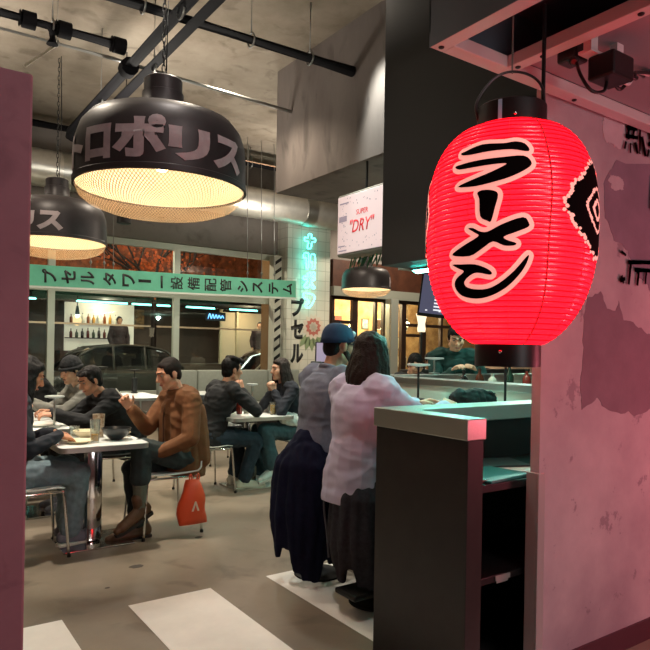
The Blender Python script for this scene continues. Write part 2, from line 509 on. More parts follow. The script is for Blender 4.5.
    def shoe(s, m, sole, i, boot=0.0, pitch=0.0, length=.27, name='shoe'):
        fd = s.foot_dir(i); side = V((0, 0, 1)).cross(fd).normalized(); a = s.an[i]
        bm = BM()
        z = V((0, 0, 1)); fdp = (fd * math.cos(pitch) - z * math.sin(pitch)).normalized(); zu = side.cross(fdp).normalized() * -1
        if zu.z < 0: zu = -zu
        heel = a - fdp * .055 - zu * .045; ball = a + fdp * (length - .12) - zu * .058; toe = a + fdp * (length - .075) - zu * .062
        rc(bm, heel, ball + side * .008, .036, .036); rc(bm, heel, ball - side * .010, .034, .034); rc(bm, ball, toe, .036, .026)
        rc(bm, a - zu * .02, ball + zu * .005, .040, .032); rc(bm, heel + zu * .01, a + zu * (.01 + boot), .036, .040)
        rc(bm, a - zu * .02, a + zu * (.015 + boot) , .042, .042)
        o = fuse(name, bm, .007, m, s.root, 2)
        # flat sole under it
        bm = BM(); rs = []
        for (t, w) in ((-.085, .02), (-.07, .034), (-.02, .036), (.05, .038), (.11, .044), (length - .09, .036), (length - .055, .014)):
            c = a + fdp * t; rs.append((c, w))
        bot = [[c + side * w * q - zu * zz for q, zz in ((-1, .100), (1, .100), (1, .078), (-1, .078))] for c, w in rs]
        rings(bm, bot); obj('sole', bm, sole, o, 'auto')
        return o

    def sock(s, m, i, a=.45, b=1.0):
        bm = BM(); p, q = s.kn[i].lerp(s.an[i], a), s.kn[i].lerp(s.an[i], b)
        rc(bm, p, q, .054 * s.k, .043 * s.k); return fuse('sock', bm, .007, m, s.root, 2, .003, (30, 30, 60))

    def hair(s, m, style='short', length=.28, fringe=.0, fold=.006, freq=(26, 26, 12), part=0):
        bm = BM(); H, f, u, r, k, M = s.H, s.hf, s.hu, s.hr, s.k, s.hM
        def at(a, b, c): return H + (r * a + f * b + u * c) * k
        if style == 'buzz':
            ell(bm, at(0, -.024, .040), (.0775 * k, .092 * k, .083 * k), M); ell(bm, at(0, -.05, -.02), (.066 * k, .05 * k, .06 * k), M); ell(bm, at(0, .030, .072), (.056 * k, .041 * k, .032 * k), M)
            for q in (-1, 1): ell(bm, at(q * .050, .002, .040), (.0285 * k, .056 * k, .050 * k), M); ell(bm, at(q * .066, .012, -.005), (.010 * k, .014 * k, .028 * k), M)
        else:
            ell(bm, at(0, -.025, .036), (.082 * k, .097 * k, .093 * k), M); ell(bm, at(0, -.05, -.025), (.070 * k, .056 * k, .07 * k), M); ell(bm, at(0, .030, .078), (.062 * k, .045 * k, .036 * k), M)
            for q in (-1, 1): rc(bm, at(q * .074, .022, .03), at(q * .074, .012, -.012), .016 * k, .010 * k)
        if fringe:
            for a in range(-4, 5):
                x = a * .016; rc(bm, at(x * .9, .050, .092), at(x * 1.15, .086 - x * x * 7, .095 - fringe), .014 * k, .007 * k, 8)
        if style == 'top':
            for a in range(-3, 4):
                rc(bm, at(a * .02, -.03, .115), at(a * .018 + .01, .075, .108 - abs(a) * .006), .028 * k, .020 * k, 8)
        if style == 'long':
            n = 17
            for a in range(n):
                t = R_(-112 + 224 * a / (n - 1)) - PI / 2
                c, sn = math.cos(t), math.sin(t)
                p0 = at(c * .066, -.012 + sn * .07, .06); p1 = at(c * .088, -.012 + sn * .088, -.03)
                L = length * (.9 + .16 * math.sin(a * 2.3))
                p2 = p1 + V((0, 0, -1)) * L * .55 + (r * c * .02 + f * (sn * .02 - .012)); p3 = p1 + V((0, 0, -1)) * L + (r * c * .022 + f * (sn * .03 - .018))
                rc(bm, p0, p1, .026 * k, .028 * k, 8); rc(bm, p1, p2, .028 * k, .026 * k, 8); rc(bm, p2, p3, .026 * k, .012 * k, 8)
        return fuse('hair', bm, .007, m, s.root, 2, fold, freq, seed=s.root.location.x * 5)

    def cap(s, m, band=None, backwards=False):
        bm = BM(); H, f, u, r, k, M = s.H, s.hf, s.hu, s.hr, s.k, s.hM
        def at(a, b, c): return H + (r * a + f * b + u * c) * k
        rs = []
        for i in range(9):
            a = PI / 2 * i / 8.2; rr = math.cos(a) ** .62; rs.append([at(math.cos(t) * .0875 * rr, -.014 + math.sin(t) * .106 * rr, .036 + .096 * math.sin(a)) for t in [2 * PI * j / 24 for j in range(24)]])
        rs.insert(0, [at(math.cos(t) * .0865, -.014 + math.sin(t) * .106 - .004, .014 + .016 * math.sin(t)) for t in [2 * PI * j / 24 for j in range(24)]])
        rings(bm, rs); o = obj('cap', bm, m, s.root, True)
        bm = BM(); top, bot = [], []
        for j in range(13):
            t = PI * j / 12
            for L, zz in ((top, .004), (bot, -.002)): L.append((t, zz))
        ra = [[at(math.cos(t) * .088, .0 + math.sin(t) * .092, .046 + zz) for t, zz in ((PI * j / 12, 0) for j in range(13))],
              [at(math.cos(t) * .090, .015 + math.sin(t) * .165, .034 - .020 * math.sin(t)) for t in (PI * j / 12 for j in range(13))]]
        A = [bm.verts.new(p) for p in ra[0]]; B = [bm.verts.new(p) for p in ra[1]]
        for j in range(12): bm.faces.new((A[j], A[j + 1], B[j + 1], B[j]))
        bmesh.ops.solidify(bm, geom=bm.faces[:], thickness=.004)
        obj('brim', bm, m, o, True)
        bm = BM(); ell(bm, at(0, -.012, .139), (.008, .008, .005)); obj('button', bm, m, o, True)
        return o
# ------------------------------------------------------------------ palette
M_CEIL = concrete('ceiling_concrete', '#75695a', '#9a8f80', '#62574a', .55, .9, .3)
M_BEAM = concrete('beam_concrete', '#5f5651', '#736a64', '#4f4843', .8, .9, .15, (1, 1, .35))
M_FLOOR = concrete('floor_concrete', '#6e6355', '#857969', '#5f5548', .7, .42, .06, (1, 1, 1), .45)
M_PAINT = mat('floor_white_paint', '#e2ded6', .5, var=.05, scale=5, bump=.05)
M_GREYWALL = concrete('grey_wall', '#77706a', '#87807a', '#6c655f', .8, .9, .1)
M_WHITE = mat('white_paint', '#cfd2c8', .5, var=.03)
M_BLACKP = mat('black_panel', '#070506', .55, var=.12, scale=3)
M_BLACK = mat('black_metal', '#121212', .42, spec=.4)
M_BLACKMATT = mat('black_matt', '#0d0c0c', .8)
M_PIPE = mat('black_pipe', '#111013', .75, var=.2, scale=5, spec=.15)
M_CONDUIT = mat('grey_conduit', '#8a8985', .35, .8)
M_STEEL = mat('brushed_steel', '#b4b4ae', .36, 1.0, bump=.04, bscale=90)
M_DUCT = mat('duct_steel', '#c4c0b6', .36, .75, var=.1, scale=5)
M_CHROME = mat('chrome', '#d5d5d2', .1, 1.0)
M_ALU = mat('aluminium', '#c9c9c4', .3, .9)
M_WOOD = mat('brown_wood', '#4c2a1b', .55, var=.3, scale=4)
M_WOODL = mat('warm_wood', '#9a5a33', .5, var=.25, scale=4)
M_FRAME = mat('dark_wood_frame', '#2a1912', .5, var=.2, scale=5)
M_TILE = None
M_COUNTER = mat('counter_laminate', '#262321', .5, var=.18, scale=9, spec=.4)
M_TABLE = mat('table_white', '#e9ece8', .25, var=.02)
M_GLASS = glass_mat('window_glass', '#f4fbf8', .05)
M_TEAL = mat('teal_paint', '#5aa88c', .5, var=.10, scale=5)
M_TEALD = mat('teal_edge', '#c9cfc6', .5)
M_INK = mat('black_ink', '#10100f', .6)
M_ASPHALT = mat('asphalt', '#2b2a29', .7, var=.2, scale=8)

def emis(name, col, st):
    return mat(name, '#000000', .5, emit=col, estr=st)

# plastered wall: grey skim coat with darker patches where it flaked
def plaster():
    m = bpy.data.materials.new('patched_plaster'); m.use_nodes = True
    nt = m.node_tree; N = nt.nodes; L = nt.links; b = N['Principled BSDF']
    b.inputs['Roughness'].default_value = .62; b.inputs['Specular IOR Level'].default_value = .3
    tc = N.new('ShaderNodeTexCoord')
    n1 = N.new('ShaderNodeTexNoise'); n1.inputs['Scale'].default_value = 1.5; n1.inputs['Detail'].default_value = 9; n1.inputs['Roughness'].default_value = .6
    n2 = N.new('ShaderNodeTexNoise'); n2.inputs['Scale'].default_value = 7; n2.inputs['Detail'].default_value = 8; n2.inputs['Roughness'].default_value = .7
    L.new(tc.outputs['Object'], n1.inputs['Vector']); L.new(tc.outputs['Object'], n2.inputs['Vector'])
    r1 = N.new('ShaderNodeValToRGB'); e = r1.color_ramp.elements
    e[0].position = .35; e[1].position = .68; e[0].color = (*srgb('#9a8c92'), 1); e[1].color = (*srgb('#bcb0b2'), 1)
    r2 = N.new('ShaderNodeValToRGB'); e = r2.color_ramp.elements
    e[0].position = .60; e[1].position = .64; e[0].color = (0, 0, 0, 1); e[1].color = (.75, .75, .75, 1)
    mx = N.new('ShaderNodeMixRGB'); mx.inputs['Color2'].default_value = (*srgb('#82747c'), 1)
    L.new(n2.outputs['Fac'], r2.inputs['Fac']); L.new(n1.outputs['Fac'], r1.inputs['Fac']); L.new(r2.outputs['Color'], mx.inputs['Fac'])
    L.new(r1.outputs['Color'], mx.inputs['Color1']); L.new(mx.outputs[0], b.inputs['Base Color'])
    bp = N.new('ShaderNodeBump'); bp.inputs['Strength'].default_value = .18; bp.inputs['Distance'].default_value = .01
    L.new(n2.outputs['Fac'], bp.inputs['Height']); L.new(bp.outputs['Normal'], b.inputs['Normal'])
    return m
M_PLASTER = plaster()
M_PATCH = mat('bare_patch', '#76636c', .7, var=.10, scale=7, bump=.12, bscale=30)
M_PATCHL = mat('light_skim', '#b3a6aa', .7, var=.07, scale=9, bump=.12, bscale=30)

def tile_mat(name, base, grout, sx, sz):
    m = bpy.data.materials.new(name); m.use_nodes = True
    nt = m.node_tree; N = nt.nodes; L = nt.links; b = N['Principled BSDF']; b.inputs['Roughness'].default_value = .35
    tc = N.new('ShaderNodeTexCoord'); sp = N.new('ShaderNodeSeparateXYZ'); cb = N.new('ShaderNodeCombineXYZ')
    ad = N.new('ShaderNodeMath'); ad.operation = 'ADD'
    L.new(tc.outputs['Object'], sp.inputs[0]); L.new(sp.outputs['X'], ad.inputs[0]); L.new(sp.outputs['Y'], ad.inputs[1])
    L.new(ad.outputs[0], cb.inputs['X']); L.new(sp.outputs['Z'], cb.inputs['Y'])
    br = N.new('ShaderNodeTexBrick'); br.offset = 0; br.inputs['Scale'].default_value = 1
    br.inputs['Brick Width'].default_value = sx; br.inputs['Row Height'].default_value = sz; br.inputs['Mortar Size'].default_value = .006
    c = srgb(base); br.inputs['Color1'].default_value = (*c, 1); br.inputs['Color2'].default_value = (*[x * .93 for x in c], 1); br.inputs['Mortar'].default_value = (*srgb(grout), 1)
    L.new(cb.outputs[0], br.inputs['Vector']); L.new(br.outputs['Color'], b.inputs['Base Color'])
    return m
M_TILE = tile_mat('white_tile', '#cdccbf', '#a9a89b', .2, .2)

CEIL = 5.08; YW = 1.68; YB = 11.3

# ------------------------------------------------------------------ the room
b = BM(); box(b, -3, 13, -4, YB + .1, -.12, 0); struct('floor', b, M_FLOOR)
b = BM(); box(b, -3, 13, -4, YB + .1, CEIL, CEIL + .15); struct('ceiling', b, M_CEIL)
b = BM(); box(b, -3.15, -3, -4, YB + .1, 0, CEIL); struct('wall_west', b, M_GREYWALL)
b = BM(); box(b, 13, 13.15, -4, YB + .1, 0, CEIL); struct('wall_east', b, M_GREYWALL)
b = BM(); box(b, -3, 13, -4.15, -4, 0, CEIL); struct('wall_south', b, M_GREYWALL)

# rear facade: solid above the windows, openings below
b = BM()
box(b, -3, 1.0, YB, YB + .15, 0, CEIL); box(b, 1.0, 13, YB, YB + .15, 3.36, CEIL); box(b, 1.0, 6.75, YB, YB + .15, 0, .5)
box(b, 6.75, 7.96, YB, YB + .15, 0, 3.36)
struct('wall_rear', b, M_GREYWALL)
b = BM(); box(b, 1.0, 6.78, YB - .16, YB - .01, 3.30, 3.98, bev=.008); struct('trim_grey_fascia', b, M_GREYWALL)
def window(n, x0, x1, z0, z1, y, fw, m, bars=(), rails=(), glass=M_GLASS):
    w = empty('window_%d' % n, ((x0 + x1) / 2, y, z0), world=True); w['kind'] = 'structure'
    b = BM(); box(b, x0, x0 + fw, y - .05, y + .05, z0, z1); box(b, x1 - fw, x1, y - .05, y + .05, z0, z1)
    box(b, x0 + fw, x1 - fw, y - .05, y + .05, z1 - fw, z1); box(b, x0 + fw, x1 - fw, y - .05, y + .05, z0, z0 + fw)
    for x in bars: box(b, x - fw / 2, x + fw / 2, y - .045, y + .045, z0 + fw, z1 - fw)
    for z in rails: box(b, x0 + fw, x1 - fw, y - .04, y + .04, z - fw / 2, z + fw / 2)
    obj('window_frame', b, m, w)
    b = BM(); box(b, x0 + fw / 2, x1 - fw / 2, y - .004, y + .004, z0 + fw / 2, z1 - fw / 2); obj('pane', b, glass, w)
    return w
M_WFRAME = mat('pale_window_frame', '#c4cabd', .4, .2)
window(1, 1.0, 6.75, .5, 3.30, YB, .11, M_WFRAME, (2.31, 4.48), (2.36,))
# brown glazed doors to the right of the column
b = BM(); box(b, 7.96, 13, YB - .10, YB + .12, 2.78, 3.36); struct('trim_wood_header', b, M_WOOD)
b = BM(); box(b, 7.96, 13, YB - .14, YB + .10, 2.58, 2.78); struct('trim_pale_lintel', b, mat('pale_lintel', '#8f9186', .5))
for i, (x0, x1, bars, rails) in enumerate(((7.98, 8.62, (), (2.02, 1.78)), (8.62, 9.50, (9.22,), ()), (9.50, 10.06, (), ()), (10.06, 10.70, (), (2.02, 1.78)), (10.70, 11.9, (11.3,), (2.02,)))):
    window(i + 2, x0, x1, 0, 2.58, YB, .07, M_FRAME, bars, rails)
b = BM(); box(b, 9.40, 9.62, YB - .35, YB - .15, 0, 2.58); struct('trim_post', b, mat('pale_post', '#9fa399', .45, .2))

# tiled column with painted lettering
b = BM(); box(b, 6.54, 7.56, 10.75, YB + .1, 0, CEIL); colm = struct('column', b, M_TILE)
b = BM(); box(b, 6.36, 6.535, 10.95, 11.14, 0, 3.25); strip = struct('trim_poster_strip', b, mat('poster_white', '#c9c7ba', .6, var=.06))
def wall_text(body, w, h, cx, cz, y, parent, m, bold=.03, rot=0.0, name='lettering', n=(0, -1)):
    t = fit(text_bm(body, 1, bold), w, h)
    if rot: xform(t, Matrix.Rotation(rot, 4, 'Z'))
    bmesh.ops.solidify(t, geom=t.faces[:], thickness=.004)
    xform(t, Matrix.Translation((cx, y, cz)) @ Matrix.Rotation(PI / 2, 4, 'X'))
    return obj(name, t, m, parent)
for ch, z in (('プ', 2.24), ('セ', 1.80), ('ル', 1.32)):
    wall_text(ch, .30, .38, 6.79, z, 10.745, colm, M_INK, .05)
b = BM()
for k in range(15):
    z = .4 + k * .19
    prism(b, [(6.38, z), (6.52, z + .10), (6.52, z + .17), (6.38, z + .07)], lambda u, v, w: V((u, 10.948 - w, v)), .004)
    if k % 3 == 0: prism(b, [(6.505, z - .06), (6.52, z - .06), (6.52, z + .12), (6.505, z + .12)], lambda u, v, w: V((u, 10.948 - w, v)), .004)
obj('stripe_lettering', b, M_INK, strip)
# painted flower below the neon
root = colm
b = BM()
random.seed(3)
for ring, (n, r0, r1, w) in enumerate(((14, .10, .27, .050), (11, .06, .19, .045), (8, .02, .11, .04))):
    for k in range(n):
        a = 2 * PI * k / n + ring * .2
        d, p = V((math.cos(a), math.sin(a))), V((-math.sin(a), math.cos(a)))
        pts = [d * r0 - p * w * .4, d * (r0 + r1) * .55 - p * w, d * r1, d * (r0 + r1) * .55 + p * w, d * r0 + p * w * .4]
        prism(b, [(q.x + 7.17, q.y + 1.86) for q in pts], lambda u, v, w_, ring=ring: V((u, 10.748 - ring * .004 - w_, v)), .003, mi=ring % 2)
obj('painted_flower', b, [mat('petal_pale', '#cfc2b2', .6), mat('petal_red', '#b3655a', .6)], colm)
b = BM()
for k in range(5):
    a = -2.2 + k * .35; d, p = V((math.cos(a), math.sin(a))), V((-math.sin(a), math.cos(a)))
    pts = [d * .15 - p * .03, d * .32 - p * .07, d * .46, d * .32 + p * .07, d * .15 + p * .03]
    prism(b, [(q.x + 7.12, q.y + 1.82) for q in pts], lambda u, v, w_: V((u, 10.749 - w_, v)), .002)
obj('painted_leaves', b, mat('leaf_paint', '#7f8f6a', .6), colm)

# hanging concrete beam and black bulkhead over the bar
b = BM(); box(b, 4.28, 8.2, 2.6, 7.37, 3.47, CEIL); struct('beam', b, M_BEAM)
b = BM(); box(b, 2.75, 3.3, YW + .06, 3.31, 1.97, CEIL); box(b, 3.3, 4.27, YW + .06, 3.31, 2.4, CEIL); struct('bulkhead_beam', b, M_BLACKP)

# front partition: two thin plastered walls with an opening between them
b = BM(); box(b, 2.268, 6.5, YW, YW + .045, .10, CEIL); wr = struct('wall_right', b, M_PLASTER)
b = BM(); box(b, 2.268, 6.5, YW - .012, YW + .04, 0, .10); struct('baseboard_right', b, mat('dark_baseboard', '#4c2a33', .5))
b = BM(); box(b, 2.250, 2.295, YW - .012, YW - .0005, 0, .90, bev=.002); box(b, 2.250, 2.267, YW, YW + .05, 0, .90); struct('trim_corner_guard', b, mat('corner_guard', '#a3a19e', .45, .15))
b = BM(); box(b, -3, .295, YW, YW + .12, 0, 2.055, bev=.006); struct('wall_left', b, concrete('red_lit_plaster', '#83555f', '#96666f', '#744a54', 1.3, .7, .1))  # red light falling on this wall is put into its plaster colour

# flaked patches and scribbles on the pink-lit wall (thin layers of render)
def blotch(cx, cz, rx, rz, seed, n=56, rag=.16, dy=.0014, m=M_PATCH, name='bare_patch', pts=None):
    b = BM(); poly = []
    if pts:
        N = len(pts)
        for i in range(N):
            a, c = V(pts[i]), V(pts[(i + 1) % N])
            for k in range(6):
                p = a.lerp(c, k / 6); q = noise.noise_vector(V((p.x * 38, p.y * 38, seed))) * .009 + noise.noise_vector(V((p.x * 14, p.y * 14, seed))) * .02
                poly.append((p.x + q.x, p.y + q.y))
    else:
        for k in range(n):
            a = 2 * PI * k / n; r = 1 + rag * 2.2 * noise.noise(V((math.cos(a) * 2, math.sin(a) * 2, seed))) + rag * noise.noise(V((math.cos(a) * 9, math.sin(a) * 9, seed)))
            poly.append((cx + rx * r * math.cos(a), cz + rz * r * math.sin(a)))
    prism(b, poly, lambda u, v, w: V((u, YW - w, v)), dy)
    return obj(name, b, m, wr)
blotch(0, 0, 0, 0, 1.3, pts=[(2.56, 1.565), (2.585, 1.655), (2.68, 1.69), (2.75, 1.61), (2.80, 1.60), (2.83, 1.66), (2.88, 1.57), (3.03, 1.53), (3.2, 1.48), (3.25, 1.15), (3.05, 1.115), (2.87, 1.13), (2.72, 1.17), (2.685, 1.203), (2.62, 1.178), (2.56, 1.16), (2.545, 1.25), (2.565, 1.42)])
blotch(0, 0, 0, 0, 5.1, pts=[(2.70, 2.18), (2.80, 2.30), (3.25, 2.36), (3.3, 1.70), (3.12, 1.72), (2.99, 1.80), (2.90, 1.90), (2.79, 1.93), (2.72, 2.02)], m=mat('faint_patch', '#7f6f7b', .7, var=.1, scale=7))
blotch(2.77, 2.46, .10, .10, 3.3, m=M_PATCHL, name='light_patch', dy=.0022)
blotch(2.80, 2.20, .06, .035, 9.3, m=M_PATCHL, name='light_patch', dy=.0026)
blotch(2.62, 2.0, .035, .16, 4.4, m=M_PATCHL, name='light_patch', dy=.0016)
b = BM()
def brush(pts, w):
    P = [V((x, YW - .010, z)) for x, z in pts]
    for i in range(len(P) - 1):
        d = (P[i + 1] - P[i]).normalized(); n_ = V((-d.z, 0, d.x)); q = w * (.75 + .5 * random.random())
        a, c = P[i] - d * q * .4, P[i + 1] + d * q * .4
        vs = [b.verts.new(p) for p in (a - n_ * q, c - n_ * q * .8, c + n_ * q * .8, a + n_ * q)]
        b.faces.new(vs)
for cx in (2.93, 3.13):
    for s_ in (((-.07, .06), (.03, .07)), ((-.06, .02), (.02, .03)), ((-.07, -.02), (.03, -.01)), ((-.05, .07), (-.05, -.03)), ((0, .07), (-.01, -.02)), ((-.07, -.05), (-.08, -.08)), ((-.03, -.05), (-.03, -.09)), ((.01, -.04), (.03, -.08)), ((.05, .06), (.05, -.08)), ((.05, .06), (.10, .05)), ((.07, .0), (.10, -.08))):
        brush([(cx + x, 2.45 + z) for x, z in s_], .010)
for s_ in (((3.10, 2.27), (3.09, 2.12)), ((3.15, 2.28), (3.16, 2.13)), ((3.11, 2.20), (3.2, 2.21)), ((2.84, 1.885), (2.875, 1.872)), ((2.835, 1.75), (2.87, 1.76)), ((2.845, 1.77), (2.86, 1.74)), ((2.90, 1.84), (3.25, 1.87)), ((2.92, 1.84), (2.905, 1.74)), ((2.96, 1.81), (3.2, 1.82)), ((2.99, 1.81), (2.98, 1.74)), ((3.06, 1.82), (3.05, 1.75)), ((3.13, 1.84), (3.13, 1.74))):
    brush(s_, .009)
bmesh.ops.solidify(b, geom=b.faces[:], thickness=.002)
obj('graffiti_strokes', b, mat('faded_ink', '#45343f', .7), wr)

# painted floor stripes, like a crossing
for i, (x0, x1) in enumerate(((.30, .78), (1.12, 1.60), (1.97, 2.46))):
    b = BM(); box(b, x0, x1, 1.2, 3.43, 0, .002); struct('floor_marking_%d' % (i + 1), b, M_PAINT)

for i, (x, y, rx) in enumerate(((1.36, 4.02, .045), (2.17, 2.75, .02), (1.95, 4.4, .03), (1.1, 3.75, .015))):
    b = BM(); prism(b, [(x + rx * math.cos(a) * (1 + .4 * noise.noise(V((math.cos(a), math.sin(a), i)))), y + rx * .7 * math.sin(a) * (1 + .4 * noise.noise(V((math.cos(a) * 2, math.sin(a) * 2, i + 4))))) for a in [2 * PI * k / 20 for k in range(20)]], lambda u, v, w: V((u, v, .0005 + w)), .001)
    struct('floor_marking_%d' % (i + 4), b, mat('floor_stain', '#3d362f', .7))

# ------------------------------------------------------------------ paper lantern
LC, LZ0, LZ1, LR = V((1.65, 1.35, 0)), 1.426, 2.112, .260
def lprof(z):
    t = (z - (LZ0 + LZ1) / 2) / ((LZ1 - LZ0) / 2); a = min(1, abs(t))
    return LR * (.40 + .60 * (1 - a ** 3.0) ** .52) if t > 0 else LR * (.37 + .63 * (1 - a ** 2.4) ** .70)
def lpt(th, z, off=0.0):
    r = lprof(z) + off; return V((LC.x + r * math.cos(th), LC.y + r * math.sin(th), z))

def lantern_paper():
    m = bpy.data.materials.new('red_paper'); m.use_nodes = True
    nt = m.node_tree; N = nt.nodes; L = nt.links; N.remove(N['Principled BSDF'])
    tc = N.new('ShaderNodeTexCoord')
    tr = N.new('ShaderNodeBsdfTranslucent'); tr.inputs['Color'].default_value = (.80, .016, .034, 1)
    df = N.new('ShaderNodeBsdfDiffuse'); df.inputs['Color'].default_value = (.55, .012, .025, 1)
    gl = N.new('ShaderNodeBsdfGlossy'); gl.inputs['Roughness'].default_value = .24; gl.inputs['Color'].default_value = (1, 1, 1, 1)
    em = N.new('ShaderNodeEmission'); em.inputs['Color'].default_value = (1, .003, .013, 1); em.inputs['Strength'].default_value = 2.6
    a = N.new('ShaderNodeMixShader'); a.inputs['Fac'].default_value = .25; L.new(tr.outputs[0], a.inputs[1]); L.new(df.outputs[0], a.inputs[2])
    g = N.new('ShaderNodeMixShader'); g.inputs['Fac'].default_value = .06; L.new(a.outputs[0], g.inputs[1]); L.new(gl.outputs[0], g.inputs[2])
    s = N.new('ShaderNodeAddShader'); L.new(g.outputs[0], s.inputs[0]); L.new(em.outputs[0], s.inputs[1])
    L.new(s.outputs[0], N['Material Output'].inputs['Surface'])
    nz = N.new('ShaderNodeTexNoise'); nz.inputs['Scale'].default_value = 60; L.new(tc.outputs['Object'], nz.inputs['Vector'])
    bp = N.new('ShaderNodeBump'); bp.inputs['Strength'].default_value = .15; bp.inputs['Distance'].default_value = .004; L.new(nz.outputs['Fac'], bp.inputs['Height'])
    L.new(bp.outputs[0], tr.inputs['Normal']); L.new(bp.outputs[0], gl.inputs['Normal'])
    return m
M_LRED = lantern_paper()
M_LRIB = mat('rib_wire', '#4d030c', .7, emit=(.5, .002, .01), estr=.35, spec=.1)
M_LPINK = mat('lantern_pale_edge', '#e8a79a', .6, emit=(1, .36, .30), estr=.85)
M_LINK = mat('lantern_black_ink', '#0c0203', .8, spec=.05)
lan = empty('paper_lantern', (LC.x, LC.y, LZ0 - .06), 'big glowing red paper lantern with black brush lettering hanging in the entrance', 'lantern', world=True)
NR = 44
b = BM(); prof = []
for i in range(NR * 4 + 1):
    z = LZ0 + (LZ1 - LZ0) * i / (NR * 4); prof.append((lprof(z) + (.0034 * abs(math.sin(PI * i / 4)) - .0017), z))
lathe(b, prof, LC, 72, cap=False); obj('paper_shell', b, M_LRED, lan, True)
b = BM()
for k in range(1, NR):
    z = LZ0 + (LZ1 - LZ0) * k / NR; tube(b, [lpt(2 * PI * j / 48, z, .0002) for j in range(48)], .0017, 4, closed=True)
o = obj('rib_rings', b, M_LRIB, lan, True)
b = BM()
for th in (-2.93, -2.35 - .12, -2.02, -1.5, -.9, -.3, .4, 1.0, 1.6, 2.2, 2.8):
    r_ = .0022 if abs(th + 2.02) < .01 else .0008
    tube(b, [lpt(th + .05 * math.sin(i * .2) * .3, LZ0 + (LZ1 - LZ0) * (i + .3) / 60.6, .0012) for i in range(61)], r_, 5)
obj('seam_threads', b, mat('seam_thread', '#8d0a1a', .6, emit=(.6, .003, .012), estr=.3), lan, True)
GLY = [[(-3.083, 1.9914), (-3.023, 1.9939), (-2.81, 2.0053), (-2.546, 1.9999), (-2.406, 2.0029), (-2.299, 1.995), (-2.249, 1.9761), (-2.287, 1.9703), (-2.451, 1.9781), (-2.698, 1.9791), (-2.917, 1.9778), (-3.054, 1.9827)],
 [(-3.134, 1.9515), (-3.033, 1.9542), (-2.82, 1.9562), (-2.539, 1.9566), (-2.317, 1.9573), (-2.236, 1.939), (-2.26, 1.9228), (-2.418, 1.9001), (-2.589, 1.8872), (-2.831, 1.8788), (-3.061, 1.8863), (-2.868, 1.9005), (-2.682, 1.9139), (-2.507, 1.9337), (-2.566, 1.9375), (-2.846, 1.9366), (-3.064, 1.939)],
 [(-2.809, 1.8581), (-2.754, 1.8649), (-2.645, 1.8617), (-2.581, 1.8488), (-2.61, 1.8125), (-2.649, 1.7737), (-2.692, 1.7758), (-2.769, 1.7907), (-2.784, 1.8399)],
 [(-2.907, 1.7586), (-2.848, 1.7586), (-2.768, 1.7469), (-2.68, 1.745), (-2.534, 1.7633), (-2.322, 1.7811), (-2.259, 1.7643), (-2.268, 1.7532), (-2.39, 1.7397), (-2.512, 1.7279), (-2.48, 1.7183), (-2.387, 1.7094), (-2.407, 1.7024), (-2.511, 1.7031), (-2.627, 1.7156), (-2.749, 1.6969), (-2.895, 1.6789), (-3.127, 1.6874), (-2.99, 1.708), (-2.791, 1.7327), (-2.825, 1.7438)],
 [(-3.135, 1.6596), (-3.01, 1.6579), (-2.829, 1.6545), (-2.691, 1.6403), (-2.642, 1.6287), (-2.671, 1.6234), (-2.814, 1.6307), (-2.908, 1.6236), (-2.99, 1.6077), (-2.975, 1.5932), (-2.868, 1.5851), (-2.709, 1.5848), (-2.557, 1.6006), (-2.399, 1.6328), (-2.255, 1.6764), (-2.271, 1.6518), (-2.351, 1.6191), (-2.486, 1.5865), (-2.666, 1.565), (-2.864, 1.5579), (-3.069, 1.5685), (-3.148, 1.5957), (-3.102, 1.6182), (-2.983, 1.6362), (-3.047, 1.6461)]]
def wrap(poly2, off, th0=.06, z0=.03):
    bm = poly_bm(poly2); slice_x(bm, th0 * LR, 0); slice_x(bm, z0, 1)
    for v in bm.verts: v.co = lpt(v.co.x / LR, v.co.y, off)
    return bm
def smooth_poly(p, k=3):
    return [(q.x, q.y) for q in curve_pts([(x, y, 0) for x, y in p], k, True)]
def grow(p, d):
    n = len(p); out = []; A = sum(p[i - 1][0] * p[i][1] - p[i][0] * p[i - 1][1] for i in range(n)); sg = 1 if A > 0 else -1
    for i in range(n):
        a, c, e = V(p[i - 1]), V(p[i]), V(p[(i + 1) % n])
        n1 = V(((c - a).y, -(c - a).x)) * sg; n2 = V(((e - c).y, -(e - c).x)) * sg
        if n1.length < 1e-9 or n2.length < 1e-9: continue
        m_ = (n1.normalized() + n2.normalized())
        if m_.length < .3: m_ = n2
        q = c + m_.normalized() * d / max(.55, m_.length / 2); out.append((q.x, q.y))
    return out
ink, pale = BM(), BM()
for g in GLY:
    p = [(th * LR, z) for th, z in g]
    join_bm(ink, wrap(smooth_poly(p, 3), .0048))
    # pale rim: a rounded band all round the stroke, merged stroke by stroke
    sp = smooth_poly(p, 3)
    for i in range(len(sp)):
        a, c = V(sp[i - 1]), V(sp[i]); d = (c - a)
        if d.length < 1e-5: continue
        w = .0135
        n_ = 10; poly = [(c.x + w * math.cos(2 * PI * j / n_), c.y + w * math.sin(2 * PI * j / n_)) for j in range(n_)]
        f = pale.faces.new([pale.verts.new(lpt(x / LR, y, .0030 + (i % 7) * .00004)) for x, y in poly])
        e = V((-d.y, d.x)).normalized() * w
        f = pale.faces.new([pale.verts.new(lpt(q.x / LR, q.y, .0032 + (i % 5) * .00004)) for q in (a + e, c + e, c - e, a - e)])
    join_bm(pale, wrap(sp, .0031))
obj('pale_outline', pale, M_LPINK, lan, False, recalc=False)
obj('brush_lettering', ink, M_LINK, lan)
